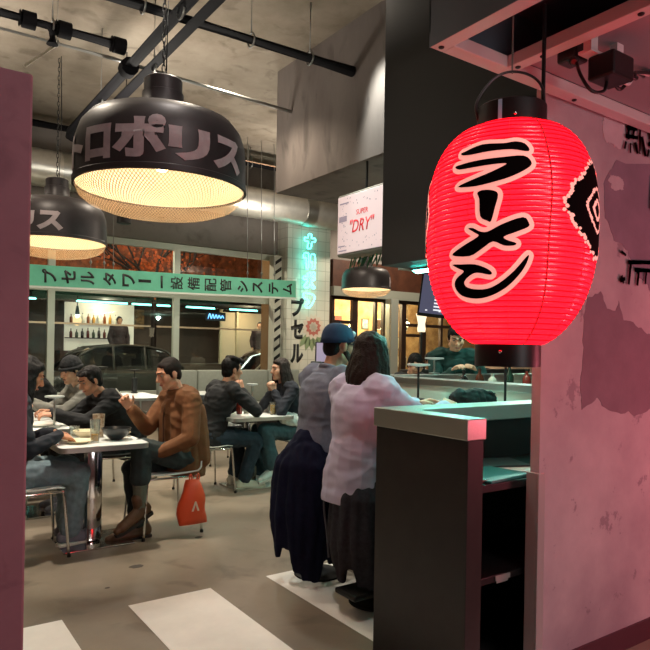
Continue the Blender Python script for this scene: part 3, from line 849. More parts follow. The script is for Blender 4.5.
def emblem(th0, zc, hw, hh, seed):
    bk, pl = BM(), BM(); rnd = random.Random(seed)
    dia = []
    n = 48
    for k in range(n):
        a = 2 * PI * k / n; rr = 1 / (abs(math.cos(a)) ** 1.25 + abs(math.sin(a)) ** 1.25) ** .8
        dia.append((th0 * LR + hw * LR * rr * math.cos(a), zc + hh * rr * math.sin(a)))
    join_bm(bk, wrap(dia, .0044))
    def dots(sc, w, cnt):
        pl = BM()
        for k in range(cnt):
            a = 2 * PI * k / cnt; rr = 1 / (abs(math.cos(a)) ** 1.25 + abs(math.sin(a)) ** 1.25) ** .8 * sc * (1 + .05 * rnd.uniform(-1, 1))
            x, y = th0 * LR + hw * LR * rr * math.cos(a), zc + hh * rr * math.sin(a); q = w * rnd.uniform(.7, 1.3)
            pl.faces.new([pl.verts.new(lpt((x + q * math.cos(t) * rnd.uniform(.7, 1.3)) / LR, y + q * .8 * math.sin(t), .0052 + .0002 * rnd.random())) for t in [2 * PI * j / 7 for j in range(7)]])
        obj('emblem_border', pl, M_LPINK, lan, recalc=False)
    obj('emblem', bk, M_LINK, lan)
    dots(1.0, .0075, 90); dots(.45, .0075, 40); dots(.2, .0075, 22)
emblem(-1.22, 1.828, .66, .148, 4); emblem(2.28, 1.835, .36, .12, 9)
b = BM(); lathe(b, [(.098, LZ1 - .012), (.108, LZ1 - .008), (.108, LZ1 + .068), (.104, LZ1 + .072), (.096, LZ1 + .072), (.094, LZ1 - .01)], LC, 40); obj('top_collar', b, M_BLACK, lan, 'auto')
b = BM(); lathe(b, [(.099, LZ0 - .066), (.102, LZ0 - .068), (.102, LZ0 + .010), (.094, LZ0 + .012), (.092, LZ0 - .064)], LC, 40); obj('bottom_collar', b, M_BLACK, lan, 'auto')
cam_a = math.atan2(-LC.y, -LC.x)
for th, z in ((cam_a + .10, LZ1 + .018), (cam_a - .20, LZ0 - .022)):
    b = BM(); p = LC + V((math.cos(th) * .107, math.sin(th) * .107, z)); ell(b, p, (.006, .006, .006)); obj('rivet', b, M_CHROME, lan, True)
b = BM(); th = cam_a - .32
rs = [[LC + V((math.cos(th + d) * r, math.sin(th + d) * r, z)) for d, r in ((-.055, .1095), (.055, .1095), (.055, .1075), (-.055, .1075))] for z in (LZ1 + .004, LZ1 + .066)]
rings(b, rs); obj('blue_tape', b, mat('blue_tape', '#7fc2d8', .5), lan)
b = BM(); rt = V((.821, -.571, 0))
tube(b, curve_pts([LC - rt * .106 + V((0, 0, LZ1 + .03)), LC - rt * .112 + V((0, 0, LZ1 + .09)), LC - rt * .06 + V((0, 0, LZ1 + .165)), LC + V((0, 0, LZ1 + .19)), LC + rt * .065 + V((0, 0, LZ1 + .175)), LC + rt * .10 + V((0, 0, LZ1 + .13)), LC + rt * .106 + V((0, 0, LZ1 + .03))], 8), .0042, 8)
obj('wire_handle', b, mat('handle_wire', '#4b4648', .35, .7), lan, True)
b = BM(); rc(b, LC + rt * .100 + V((0, 0, LZ1 + .05)), LC + rt * .105 + V((.02, .02, 2.53)), .0065, .0065, 8)
obj('hanging_rod', b, M_BLACK, lan, True)
b = BM(); rc(b, LC + V((0, 0, LZ1 + .185)), LC + V((0, 0, 2.49)), .003, .003, 6); obj('hanging_wire', b, M_CONDUIT, lan, True)

# ------------------------------------------------------------------ canopy over the entrance
CZ = 2.48
can = empty('metal_canopy', (1.6, 1.0, CZ), 'grey metal canopy frame with open underside above the red lantern', 'canopy', world=True)
M_CAN = mat('canopy_steel', '#646b74', .45, .35, var=.08, scale=3); M_RAIL = mat('canopy_rail', '#c4c0be', .5, .1)
X0, X1, Y0, Y1 = 1.585, 4.6, .55, 1.665
b = BM(); box(b, X0, X0 + .006, Y0, Y1, CZ, CZ + .34); box(b, X0, X1, Y1 - .006, Y1, CZ + .05, CZ + .34); box(b, X0, X1, Y0, Y0 + .006, CZ, CZ + .34); obj('fascia', b, M_CAN, can)
b = BM(); box(b, X0 + .006, X1, Y0 + .006, Y1 - .006, CZ + .26, CZ + .27); obj('top_sheet', b, mat('canopy_dark', '#5a5a66', .6, .0), can)
for (a, c, d, e) in ((X0 + .001, X0 + .062, Y0, Y1 - .002), (X0 + .062, X1, Y1 - .062, Y1 - .002), (1.93, 1.985, Y0, Y1 - .064), (3.0, 3.055, Y0, Y1 - .064)):
    b = BM(); box(b, a, c, d, e, CZ - .001, CZ + .045, bev=.003); obj('rail', b, M_RAIL, can)
b = BM(); box(b, 1.99, 2.995, Y0 + .01, Y1 - .064, CZ + .045, CZ + .052); obj('soffit_panel', b, mat('soffit_grey', '#8a878c', .6, .0), can)
for x, y in ((1.615, Y1 - .03), (1.957, Y1 - .09), (1.957, Y1 - .2), (1.957, 1.1), (2.4, Y1 - .03)):
    b = BM(); ell(b, (x, y, CZ - .002), (.011, .011, .006)); obj('bolt', b, M_BLACK, can, True)
b = BM(); rc(b, (1.80, 1.18, CZ + .16), (1.74, 1.25, CZ + .16), .05, .05, 14); obj('socket_can', b, M_BLACKMATT, can, True)
b = BM(); box(b, 1.66, 1.80, 1.28, 1.36, CZ + .10, CZ + .18, bev=.01); obj('junction_box', b, mat('junction_pink', '#b79a96', .5), can)

# black spotlight driver hanging from the canopy soffit with its cable
t = empty('cable_box', (2.1, 1.3, CZ - .1), 'small black electrical box with loose cables under the canopy, right of the lantern', 'electrical box', world=True)
b = BM(); box(b, 2.04, 2.17, 1.24, 1.34, CZ - .115, CZ - .03, bev=.008); obj('casing', b, M_BLACK, t)
b = BM(); box(b, 2.0, 2.2, 1.30, 1.35, CZ - .028, CZ - .018); box(b, 2.0, 2.04, 1.30, 1.33, CZ - .02, CZ + .045); box(b, 2.16, 2.2, 1.30, 1.33, CZ - .02, CZ + .045); obj('white_clip', b, mat('clip_white', '#cdbcbc', .5), t)
b = BM(); box(b, 2.0, 2.08, 1.36, 1.44, CZ - .03, CZ + .04, bev=.01); rc(b, (2.02, 1.38, CZ - .03), (2.05, 1.40, CZ + .0), .02, .02, 8); obj('terminal_block', b, mat('terminal_black', '#1d191a', .35), t)
b = BM(); tube(b, curve_pts([(2.03, 1.38, CZ - .02), (2.0, 1.34, CZ - .10), (2.02, 1.31, CZ - .16), (2.08, 1.30, CZ - .15), (2.10, 1.30, CZ - .10)], 8), .006, 8); obj('cable', b, M_BLACK, t, True)
for k in range(3):
    b = BM(); tube(b, curve_pts([(2.17, 1.30 + k * .015, CZ - .06), (2.25, 1.28 + k * .03, CZ - .07 - k * .01), (2.33, 1.33, CZ - .01), (2.5, 1.35 + k * .02, CZ + .04)], 7), .007, 8); obj('cable', b, mat('cable_white', '#c7b9ba', .5) if k == 1 else M_BLACK, t, True)

# ------------------------------------------------------------------ drum pendants
def mesh_wire():
    m = bpy.data.materials.new('wire_mesh'); m.use_nodes = True
    nt = m.node_tree; N = nt.nodes; L = nt.links; b = N['Principled BSDF']
    b.inputs['Base Color'].default_value = (*srgb('#cbb292'), 1); b.inputs['Roughness'].default_value = .4; b.inputs['Metallic'].default_value = .2
    uv = N.new('ShaderNodeTexCoord'); sp = N.new('ShaderNodeSeparateXYZ'); L.new(uv.outputs['UV'], sp.inputs[0])
    outs = []
    for sg in (1, -1):
        mu = N.new('ShaderNodeMath'); mu.operation = 'MULTIPLY_ADD'; mu.inputs[1].default_value = sg; L.new(sp.outputs['X'], mu.inputs[0]); L.new(sp.outputs['Y'], mu.inputs[2])
        fr = N.new('ShaderNodeMath'); fr.operation = 'FRACT'; L.new(mu.outputs[0], fr.inputs[0])
        lt = N.new('ShaderNodeMath'); lt.operation = 'LESS_THAN'; lt.inputs[1].default_value = .26; L.new(fr.outputs[0], lt.inputs[0]); outs.append(lt)
    mx = N.new('ShaderNodeMath'); mx.operation = 'MAXIMUM'; L.new(outs[0].outputs[0], mx.inputs[0]); L.new(outs[1].outputs[0], mx.inputs[1])
    L.new(mx.outputs[0], b.inputs['Alpha'])
    return m
M_MESH = mesh_wire()
M_DRUM = mat('drum_metal', '#3a3536', .42, .25, var=.18, scale=4, spec=.5)
M_CREAM = mat('cream_reflector', '#f1e2c4', .6)
M_LETTER = mat('drum_lettering', '#a89a9c', .6, var=.15, scale=12)
M_BULB = emis('warm_bulb', (1, .72, .40), 9)
def pendant(c, R, text, th_c, label, zrim, chain_top, per, power, label_txt=None):
    c = V((c[0], c[1], 0))
    t = empty('pendant_lamp', (c.x, c.y, zrim), label, 'lamp', 'factory drum pendant lamps', world=True)
    k = R / .5
    b = BM(); lathe(b, [(R, zrim), (R * 1.012, zrim + .004), (R * 1.012, zrim + .03), (R, zrim + .035), (R * .995, zrim + .19 * k), (R * .98, zrim + .27 * k), (R * .93, zrim + .345 * k), (R * .84, zrim + .40 * k), (R * .66, zrim + .435 * k), (R * .30, zrim + .47 * k), (R * .26, zrim + .48 * k),
        (R * .26, zrim + .46 * k), (R * .65, zrim + .425 * k), (R * .83, zrim + .39 * k), (R * .92, zrim + .335 * k), (R * .97, zrim + .26 * k), (R * .985, zrim + .19 * k), (R * .985, zrim)], c, 72, cap=False)
    rs = b.faces[:]; obj('drum', b, M_DRUM, t, 'auto')
    b = BM(); lathe(b, [(R * .27, zrim + .46 * k), (R * .27, zrim + .49 * k), (R * .245, zrim + .51 * k), (R * .245, zrim + .58 * k), (R * .225, zrim + .585 * k), (R * .225, zrim + .66 * k), (R * .20, zrim + .67 * k), (R * .05, zrim + .67 * k)], c, 36); obj('neck', b, M_DRUM, t, 'auto')
    b = BM(); lathe(b, [(R * .975, zrim + .012), (R * .965, zrim + .24 * k), (R * .87, zrim + .33 * k), (R * .5, zrim + .375 * k), (.01, zrim + .38 * k)], c, 48, cap=False); obj('reflector', b, M_CREAM, t, True)
    b = BM(); ell(b, c + V((0, 0, zrim + .19 * k)), (.055, .055, .075)); obj('bulb', b, M_BULB, t, True)
    # wire basket with a fine diamond lattice
    b = BM(); uvl = b.loops.layers.uv.new('UVMap'); n = 72; rows = []
    prof = [(R * .985, zrim + .006), (R * .94, zrim - .05 * k), (R * .84, zrim - .09 * k), (R * .66, zrim - .122 * k), (R * .42, zrim - .142 * k), (R * .2, zrim - .152 * k), (.02, zrim - .155 * k)]
    s_ = 0; ss = [0]
    for i in range(1, len(prof)): s_ += math.hypot(prof[i][0] - prof[i - 1][0], prof[i][1] - prof[i - 1][1]); ss.append(s_)
    for r, z in prof: rows.append([b.verts.new(c + V((r * math.cos(2 * PI * j / n), r * math.sin(2 * PI * j / n), z))) for j in range(n)])
    for i in range(len(prof) - 1):
        for j in range(n):
            f = b.faces.new((rows[i][j], rows[i][(j + 1) % n], rows[i + 1][(j + 1) % n], rows[i + 1][j]))
            for lp, (a, q) in zip(f.loops, ((j, i), (j + 1, i), (j + 1, i + 1), (j, i + 1))): lp[uvl].uv = (a / n * 140, ss[q] / .026)
    obj('wire_basket', b, M_MESH, t, True)
    b = BM(); zt = zrim + .67 * k; L = chain_top - zt; nl = int(L / .045)
    for i in range(nl):
        z = zt + .02 + i * .045; ax = i % 2
        tube(b, [c + V(((.010 * math.cos(a)) if ax else 0, 0 if ax else .010 * math.cos(a), z + .028 * math.sin(a))) for a in [2 * PI * j / 10 for j in range(10)]], .0035, 5, closed=True)
    obj('chain', b, M_BLACK, t, True)
    b = BM(); tube(b, [c + V((.02, .01, zt)), c + V((.035, .01, zt + L * .5)), c + V((.02, .01, chain_top))], .005, 6); obj('power_cord', b, M_BLACK, t, True)
    # lettering bent round the drum
    LET = {'ト': (-1.22, .20, .19), 'ロ': (-.79, .185, .187), 'ポ': (-.30, .285, .235), 'リ': (.24, .235, .18), 'ス': (.76, .24, .19)}
    for ch in text:
        if ch not in LET: continue
        ph, w, h = LET[ch]; th = th_c + ph + per
        g = fit(text_bm(ch, 1, .055), w * k, h * k)
        slice_x(g, .02, 0)
        for v in g.verts:
            a = th + v.co.x / R; zz = .150 * k + v.co.y + (.025 * k if ch == 'ポ' else 0)
            q = R * (1.0 - .02 * max(0, zz / k - .19) / .08 if zz / k < .27 else .98 - .05 * (zz / k - .27) / .075) + .0035
            v.co = c + V((q * math.cos(a), q * math.sin(a), zrim + zz))
        obj('lettering', g, M_LETTER, t)
    li = bpy.data.lights.new('pendant_light', 'POINT'); li.energy = power; li.color = (1, .84, .64); li.shadow_soft_size = .07
    lo = bpy.data.objects.new('pendant_light', li); lo.location = c + V((0, 0, zrim + .06)); COL.objects.link(lo)
    return t
def facing(x, y): return math.atan2(-y, -x)
pendant((1.345, 3.648), .49, 'メトロポリス', facing(1.336, 3.651), 'largest dark drum pendant lamp, hanging on a chain over the dining floor', 2.315, 5.05, .05, 15)
pendant((1.49, 7.085), .5, 'メトロポリス', facing(1.49, 7.085), 'smaller looking drum pendant lamp half hidden behind the left partition', 2.46, 4.42, -.88, 15)
pendant((7.6, 9.6), .47, 'メトロポリス', facing(7.6, 9.6), 'distant drum pendant lamp below the glowing beer light box', 2.56, 3.46, 2.6, 15)

# ------------------------------------------------------------------ pipes, duct, spotlight
def pipe(label, runs, r, m=M_PIPE, name='ceiling_pipe', cat='pipe', couplings=(), hangers=()):
    t = empty(name, runs[0][0], label, cat, world=True)
    for pts in runs:
        b = BM(); tube(b, pts, r, 12); obj('pipe_run', b, m, t, 'auto')
    for p, d in couplings:
        b = BM(); p, d = V(p), V(d).normalized(); tube(b, [p - d * .07, p - d * .05, p + d * .05, p + d * .07], r * 1.45, 12); obj('coupling', b, m, t, 'auto')
    for p in hangers:
        b = BM(); p = V(p); tube(b, [p + V((0, 0, r)), (p.x, p.y, CEIL)], .008, 6)
        tube(b, [p + V((0, (r + .01) * math.cos(a), (r + .01) * math.sin(a))) for a in [2 * PI * j / 14 for j in range(14)]], .010, 5, closed=True); obj('hanger', b, M_CONDUIT, t, True)
    return t
pipe('straight dark pipe crossing the ceiling to the concrete beam', [[(1.2, 5.70, 4.46), (4.27, 5.70, 4.50)]], .058, hangers=((3.0, 5.70, 4.48), (3.7, 5.70, 4.49), (1.9, 5.7, 4.47)))
pipe('dark pipe with a coupling above the left partition', [[(.3, 6.6, 4.47), (2.0, 6.6, 4.47)], [(1.32, 6.6, 4.46), (1.32, 6.6, 4.30)]], .055, couplings=(((1.1, 6.6, 4.47), (1, 0, 0)), ((1.42, 6.6, 4.47), (1, 0, 0)), ((1.95, 6.6, 4.47), (1, 0, 0))), hangers=((.8, 6.6, 4.47), (1.32, 6.6, 4.47)))
pipe('long dark diagonal pipe left of the biggest pendant', [[(2.06, 2.0, 4.27), (2.06, 9.0, 4.27), (2.06, 9.1, 4.24), (2.18, 9.12, 4.2)]], .062, hangers=((2.06, 5.2, 4.27), (2.06, 7.6, 4.27)), couplings=(((2.06, 6.6, 4.27), (0, 1, 0)),))
pipe('dark diagonal pipe running just beside the longer one', [[(2.33, 2.0, 4.38), (2.33, 8.6, 4.38)]], .058, hangers=((2.33, 6.6, 4.38),))
pipe('thin grey conduit crossing above the pendant chains', [[(.4, 7.0, 4.50), (2.0, 7.0, 4.50), (4.27, 7.0, 4.44)]], .020, M_CONDUIT, hangers=((1.45, 7.0, 4.50),))
pipe('bright thin conduit strip between the two diagonal pipes', [[(2.2, 2.0, 4.46), (2.2, 8.6, 4.46)]], .018, mat('bright_conduit', '#b9b4a4', .4, .5))
pipe('dark cable pipe high along the rear wall', [[(.8, 10.4, 4.72), (8.2, 10.4, 4.80)]], .07, hangers=((3, 10.4, 4.74), (5.5, 10.4, 4.77)))
pipe('thin slanted rod behind the left partition', [[(1.05, 6.4, 3.95), (1.42, 7.0, 4.46)]], .014, mat('bright_conduit', '#b9b4a4', .4, .5))
pipe('thin pale cable tray rod along the rear wall under the ceiling', [[(3.6, 9.2, 4.42), (8.0, 9.2, 4.42)]], .016, mat('rust_conduit', '#7a5a3c', .5, .3), hangers=((5.9, 9.2, 4.42),))
t = empty('ventilation_duct', (4.5, 10.3, 3.78), 'round silver spiral duct running along the rear wall', 'duct', world=True)
b = BM(); x = .6
lathe(b, [(.275 + (.006 if i % 2 else 0), i * .075) for i in range(0, 103)], (0, 0, 0), 32)
xform(b, Matrix.Translation((.6, 10.3, 4.05)) @ Matrix.Rotation(PI / 2, 4, 'Y')); obj('spiral_tube', b, M_DUCT, t, 'auto')
for x in (2.2, 4.2, 6.55):
    b = BM(); lathe(b, [(.287, 0), (.287, .22)], (0, 0, 0), 32); xform(b, Matrix.Translation((x, 10.3, 4.05)) @ Matrix.Rotation(PI / 2, 4, 'Y')); obj('joint_band', b, M_STEEL, t, 'auto')
for x in (1.5, 3.3, 5.4):
    b = BM(); rc(b, (x, 10.3, 4.3), (x, 10.3, CEIL), .008, .008, 6); obj('hanger', b, M_CONDUIT, t)
t = empty('ceiling_spotlight', (2.48, 8.02, 2.95), 'small black can hanging right of the biggest pendant rim', 'spotlight', world=True)  # black spotlight can, gives no light itself
b = BM(); lathe(b, [(.055, 2.93), (.09, 2.94), (.075, 3.12), (.03, 3.14), (.012, 3.15)], (2.48, 8.02, 0), 24); obj('can', b, M_BLACK, t, 'auto')
b = BM(); rc(b, (2.48, 8.02, 3.14), (2.48, 8.02, CEIL), .007, .007, 6); obj('cord', b, M_BLACK, t, True)
for x, y in ((2.95, 8.6), (5.0, 9.6)):
    pass
b = BM(); box(b, .55, 1.45, 5.5, 6.35, CEIL - .03, CEIL); o = obj('ceiling_grille', b, mat('speckled_grille', '#5d5144', .8, var=.5, scale=90)); tag(o, 'square speckled grille panel in the ceiling corner', 'ceiling panel')

# ------------------------------------------------------------------ hanging teal sign
t = empty('hanging_sign', (4.0, 9.96, 2.3), 'long teal board with black sideways lettering hung before the windows', 'sign', world=True)
SX0, SX1, SY, SZ0, SZ1 = 1.2, 6.24, 9.94, 2.30, 2.605
b = BM(); box(b, SX0, SX1, SY, SY + .05, SZ0, SZ1, bev=.004); obj('board', b, M_TEAL, t)
b = BM(); box(b, SX0, SX1, SY - .006, SY + .055, SZ0 - .03, SZ0); obj('lower_edge', b, M_TEALD, t)
u_cx = [(2.008, 'プ'), (2.277, 'セ'), (2.548, 'ル'), (2.874, 'タ'), (3.166, 'ワ'), (3.42, 'ー'), (3.697, '一'), (3.95, '設'), (4.244, '備'), (4.548, '配'), (4.825, '管'), (5.149, 'シ'), (5.444, 'ス'), (5.769, 'テ'), (6.061, 'ム')]
for x, ch in u_cx:
    kan = ch in '設備配管'
    w, h = (.20, .20)
    if ch == 'ー': w, h = .045, .22
    if ch == '一': w, h = .20, .035
    g = fit(text_bm(ch, 1, .012 if kan else .03), w * (1.06 if kan else 1), h * (1.06 if kan else 1)); xform(g, Matrix.Rotation(PI / 2, 4, 'Z')); bmesh.ops.solidify(g, geom=g.faces[:], thickness=.004)
    xform(g, Matrix.Translation((x, SY - .004, (SZ0 + SZ1) / 2)) @ Matrix.Rotation(PI / 2, 4, 'X')); obj('lettering', g, M_INK, t)
for x in (2.60, 2.80, 2.94, 5.26, 5.54, 5.80):
    b = BM(); rc(b, (x, SY + .025, SZ1), (x, SY + .025, CEIL if x > 5 else CEIL), .006, .006, 6); ell(b, (x, SY + .025, SZ1 + .09), (.02, .02, .03)); obj('wire', b, M_CONDUIT, t, True)

t.rotation_euler = (0, -.022, 0)

# ------------------------------------------------------------------ neon on the column
M_NEON = emis('neon_teal', (.085, 1.0, .82), 7)
t = empty('neon_sign', (7.05, 10.66, 2.2), 'glowing teal neon outline lettering on the white tiled column', 'neon sign', world=True)
NX, NY = 6.97, 10.62
def nloop(pts, cx, cz, s=1.0):
    b = BM(); s = .70; P = curve_pts([(NX + (cx + x) * s, NY, cz + z * s) for x, z in pts], 3, True); tube(b, P, .010, 7, closed=True); obj('tube', b, M_NEON, t, True)
nloop([(-.05, .19), (.05, .19), (.06, .08), (.17, .09), (.18, -.01), (.07, -.03), (.04, -.20), (-.08, -.21), (-.05, -.03), (-.17, -.02), (-.17, .08), (-.06, .08)], 0, 3.56)
nloop([(-.19, .18), (-.05, .20), (-.03, .10), (-.03, -.20), (-.11, -.22), (-.12, .06), (-.20, .05)], 0, 3.17); nloop([(.04, .16), (.18, .16), (.18, -.19), (.09, -.20), (.08, -.02), (.03, -.05)], 0, 3.17)
nloop([(-.04, .20), (.05, .20), (.06, .10), (.18, .10), (.18, .01), (.07, 0), (.10, -.10), (.20, -.20), (.12, -.22), (.04, -.12), (-.04, -.22), (-.18, -.18), (-.09, -.08), (-.06, .0), (-.19, .0), (-.18, .10), (-.05, .10)], 0, 2.78)
nloop([(.12, .24), (.19, .22), (.17, .15), (.10, .17)], 0, 2.78)
nloop([(-.17, .18), (.12, .16), (.20, .05), (.02, -.22), (-.12, -.18), (.0, -.08), (-.04, .0), (-.17, .04)], 0, 2.39)
b = BM()
for z in (2.39, 2.78, 3.17, 3.56): rc(b, (NX, NY, z), (NX, 10.76, z), .008, .008, 6)
obj('mount_bracket', b, M_WHITE, t)
# ------------------------------------------------------------------ host station in front (dark laminate, steel cap)
HT = 1.14
t = empty('host_counter', (2.4, 2.0, 0), 'dark host counter with thick steel cap and open shelves behind the entrance wall', 'counter', world=True)
b = BM(); box(b, 1.885, 1.975, 1.725, 2.285, 0, HT - .085, bev=.003); obj('side_panel', b, M_COUNTER, t)
b = BM(); box(b, 1.875, 1.985, 1.72, 2.295, HT - .085, HT, bev=.004); obj('steel_cap', b, M_STEEL, t)
b = BM(); box(b, 1.986, 4.2, 2.13, 2.30, HT - .075, HT - .001, bev=.004); obj('steel_ledge', b, M_STEEL, t)
b = BM(); box(b, 1.976, 4.2, 2.17, 2.28, 0, HT - .076); obj('back_panel', b, M_BLACKP, t)
b = BM(); box(b, 1.976, 4.2, 1.74, 2.169, .835, .868, bev=.003); obj('work_top', b, M_BLACKP, t)
b = BM(); box(b, 1.976, 4.2, 1.755, 2.169, .455, .485, bev=.003); obj('shelf', b, M_BLACKP, t)
b = BM(); box(b, 1.976, 4.2, 1.80, 2.169, .02, .06); obj('plinth', b, M_BLACKMATT, t)
b = BM(); box(b, 2.09, 2.18, 1.749, 1.754, .462, .482); box(b, 2.10, 2.17, 1.7525, 1.7535, .45, .47); obj('shelf_tag', b, mat('tag_grey', '#8a8a86', .5), t)
# menus and papers on the work top
def slab(name, label, cat, c, w, d, h, rz, m, grp=None, tilt=0.0):
    b = BM(); box(b, -w / 2, w / 2, -d / 2, d / 2, 0, h, bev=min(.004, h * .3)); o = obj(name, b, m)
    o.location = c; o.rotation_euler = (tilt, 0, rz); return tag(o, label, cat, grp)
TEALCOVER = mat('teal_cover', '#2f7470', .4)
slab('menu_folder', 'teal covered menu folder lying at the front edge of the counter shelf', 'menu', (2.17, 1.86, .869), .30, .22, .012, .12, TEALCOVER)
slab('paper_sheet', 'white paper sheet behind the teal menu folder', 'paper', (2.16, 2.05, .869), .19, .26, .003, 1.45, mat('paper', '#d8d6cf', .7))
slab('paper_sheet', 'second white sheet half under the corner guard, right of the teal folder', 'paper', (2.46, 1.90, .869), .21, .297, .004, .5, mat('paper', '#d8d6cf', .7))
slab('menu_folder', 'dark folder lying across the papers on the counter shelf', 'menu', (2.42, 2.03, .8745), .2, .24, .010, 1.2, mat('dark_cover', '#3a3b3d', .4))
b = BM(); tube(b, curve_pts([(2.0, 1.765, .874), (2.03, 1.76, .879), (2.08, 1.765, .874), (2.14, 1.755, .874)], 6), .005, 6); tag(obj('keyring', b, M_CHROME, None, True), 'small shiny key loop at the front edge beside the teal folder', 'keys')

# ------------------------------------------------------------------ the bar
t = empty('bar_counter', (3.1, 3.0, 0), 'white customer bar counter behind the host station with steel edges', 'bar counter', world=True)
M_BARTOP = mat('bar_top', '#c3cbc5', .22, .3); M_BARW = mat('bar_white', '#d2d4c8', .35)
b = BM(); box(b, 2.66, 3.49, 2.31, 3.60, .99, 1.04, bev=.004); obj('bar_top', b, M_BARTOP, t)
b = BM(); box(b, 2.90, 3.49, 2.42, 3.56, 0, .989); obj('bar_front', b, M_COUNTER, t)
t = empty('glass_pass', (3.55, 3.2, 0), 'raised pale service pass of the bar with steel top rail, long arm', 'service pass', world=True)
b = BM(); box(b, 3.53, 3.58, 2.42, 4.02, 0, 1.14); obj('pass_panel', b, M_BARW, t)
b = BM(); box(b, 3.50, 3.70, 2.42, 4.02, 1.14, 1.19, bev=.004); obj('top_rail', b, M_STEEL, t)
t = empty('rear_pass', (5.0, 4.1, 0), 'far arm of the service pass where the cook stands', 'service pass', world=True)
b = BM(); box(b, 3.53, 7.2, 4.06, 4.11, 0, 1.14); obj('pass_panel', b, M_BARW, t)
b = BM(); box(b, 3.50, 7.2, 4.03, 4.22, 1.14, 1.20, bev=.004); obj('top_rail', b, M_STEEL, t)
b = BM(); box(b, 3.9, 6.8, 3.50, 4.02, 1.0, 1.05, bev=.004); box(b, 3.95, 6.75, 3.54, 4.0, 0, 1.0); o = obj('kitchen_bench', b, M_STEEL); tag(o, 'stainless work bench inside the bar in front of the cook', 'work bench')
M_GLASSW = mat('drink_glass', '#e9f1ee', .06, trans=.9)
def bottle(c, h, r, col, label, grp, capc='#222222', name='bottle'):
    b = BM(); lathe(b, [(r * .9, 0), (r, .01), (r, h * .55), (r * .8, h * .66), (r * .34, h * .76), (r * .32, h * .94)], (0, 0, 0), 12)
    m = mat('bottle_' + col, col, .2, spec=.6); o = obj(name, b, m, None, 'auto'); o.location = c; tag(o, label, 'bottle', grp)
    b = BM(); lathe(b, [(r * .38, h * .93), (r * .38, h)], (0, 0, 0), 10); obj('cap', b, mat('cap_' + capc, capc, .4), o, 'auto'); return o
for i, (x, h, col, nm) in enumerate(((5.25, .20, '#1b1a18', 'black'), (5.45, .22, '#5a2a17', 'brown'), (5.62, .18, '#d8d4c2', 'white'), (5.85, .24, '#22382a', 'green'), (6.1, .2, '#8c2f22', 'red'), (6.35, .19, '#cfc9b0', 'cream'), (6.6, .22, '#3a2a1e', 'dark brown'), (6.95, .2, '#b8b29a', 'beige'))):
    bottle((x - 1.1, 3.86, 1.05), h, .04, col, '%s sauce bottle standing on the steel bench below the cook' % nm, 'sauce bottles on the bench')
# table lamps with flat disc shades
M_LAMPB = mat('lamp_black', '#151515', .4); M_DISC = mat('lamp_disc', '#b9bdb5', .3, .5, emit=(.9, 1, .92), estr=.12)
def disc_lamp(x, y, z, h, label, m, dm, r=.06):
    t = empty('table_lamp', (x, y, z), label, 'lamp', 'cordless disc table lamps', world=True)
    b = BM(); lathe(b, [(.048, z), (.048, z + .014), (.012, z + .020)], (x, y, 0), 24); obj('base', b, m, t, 'auto')
    b = BM(); rc(b, (x, y, z + .012), (x, y, z + h - .012), .0085, .0085, 10); obj('stem', b, m, t, True)
    b = BM(); lathe(b, [(.012, z + h - .022), (r, z + h - .012), (r, z + h - .002), (r * .9, z + h)], (x, y, 0), 28); obj('disc_shade', b, dm, t, 'auto')
    return t
disc_lamp(3.28, 3.50, 1.04, .27, 'slim black disc lamp on the bar near the lilac shirt', M_LAMPB, M_DISC, .085)
disc_lamp(4.05, 4.12, 1.20, .15, 'pale disc lamp on the service pass in front of the cook', M_STEEL, M_DISC, .085)
disc_lamp(3.37, 2.77, 1.04, .29, 'black disc lamp on the bar just under the red lantern', M_LAMPB, M_LAMPB, .05)
b = BM()
for k, (x, y, r) in enumerate(((3.0, 2.72, .07), (3.08, 2.75, .06), (2.92, 2.74, .055), (3.14, 2.72, .045))): ell(b, (x, y, 1.09), (r * 1.5, r, .085))
o = fuse('folded_cloth', b, .012, mat('black_cloth', '#191a1b', .85), None, 3, .02, (14, 14, 20)); tag(o, 'crumpled black cloth lying on the bar by the disc lamp', 'cloth')
slab('card', 'small violet and white card on the bar beside the lilac shirt', 'card', (3.05, 3.45, 1.042), .12, .09, .05, .3, mat('violet_card', '#b79ac4', .5, var=.6, scale=60))

# stools with jackets thrown over them
def stool(x, y, rz, label, h=.66):
    t = empty('bar_stool', (x, y, 0), label, 'stool', 'bar stools at the counter', rz=rz)
    b = BM(); lathe(b, [(.17, h - .05), (.19, h - .045), (.195, h - .01), (.17, h), (.02, h)], n=32); obj('seat', b, mat('stool_seat', '#1d1b1b', .5), t, 'auto')
    b = BM(); lathe(b, [(.15, 0), (.15, .012), (.05, .03), (.028, .05)], n=32); obj('base', b, M_BLACKMATT, t, 'auto')
    b = BM(); lathe(b, [(.028, .04), (.028, h - .05)], n=16); obj('column', b, M_BLACK, t, 'auto')
    b = BM(); tube(b, [V((.15 * math.cos(a), .15 * math.sin(a), .25)) for a in [2 * PI * j / 20 for j in range(20)]], .010, 8, closed=True); rc(b, (-.15, 0, .25), (.15, 0, .25), .008); obj('foot_ring', b, M_CHROME, t, True)
    return t
stool(2.27, 3.30, 0, 'bar stool under the man in the blue cap', .66)
stool(2.29, 2.76, 0, 'bar stool under the woman in the lilac shirt', .64)
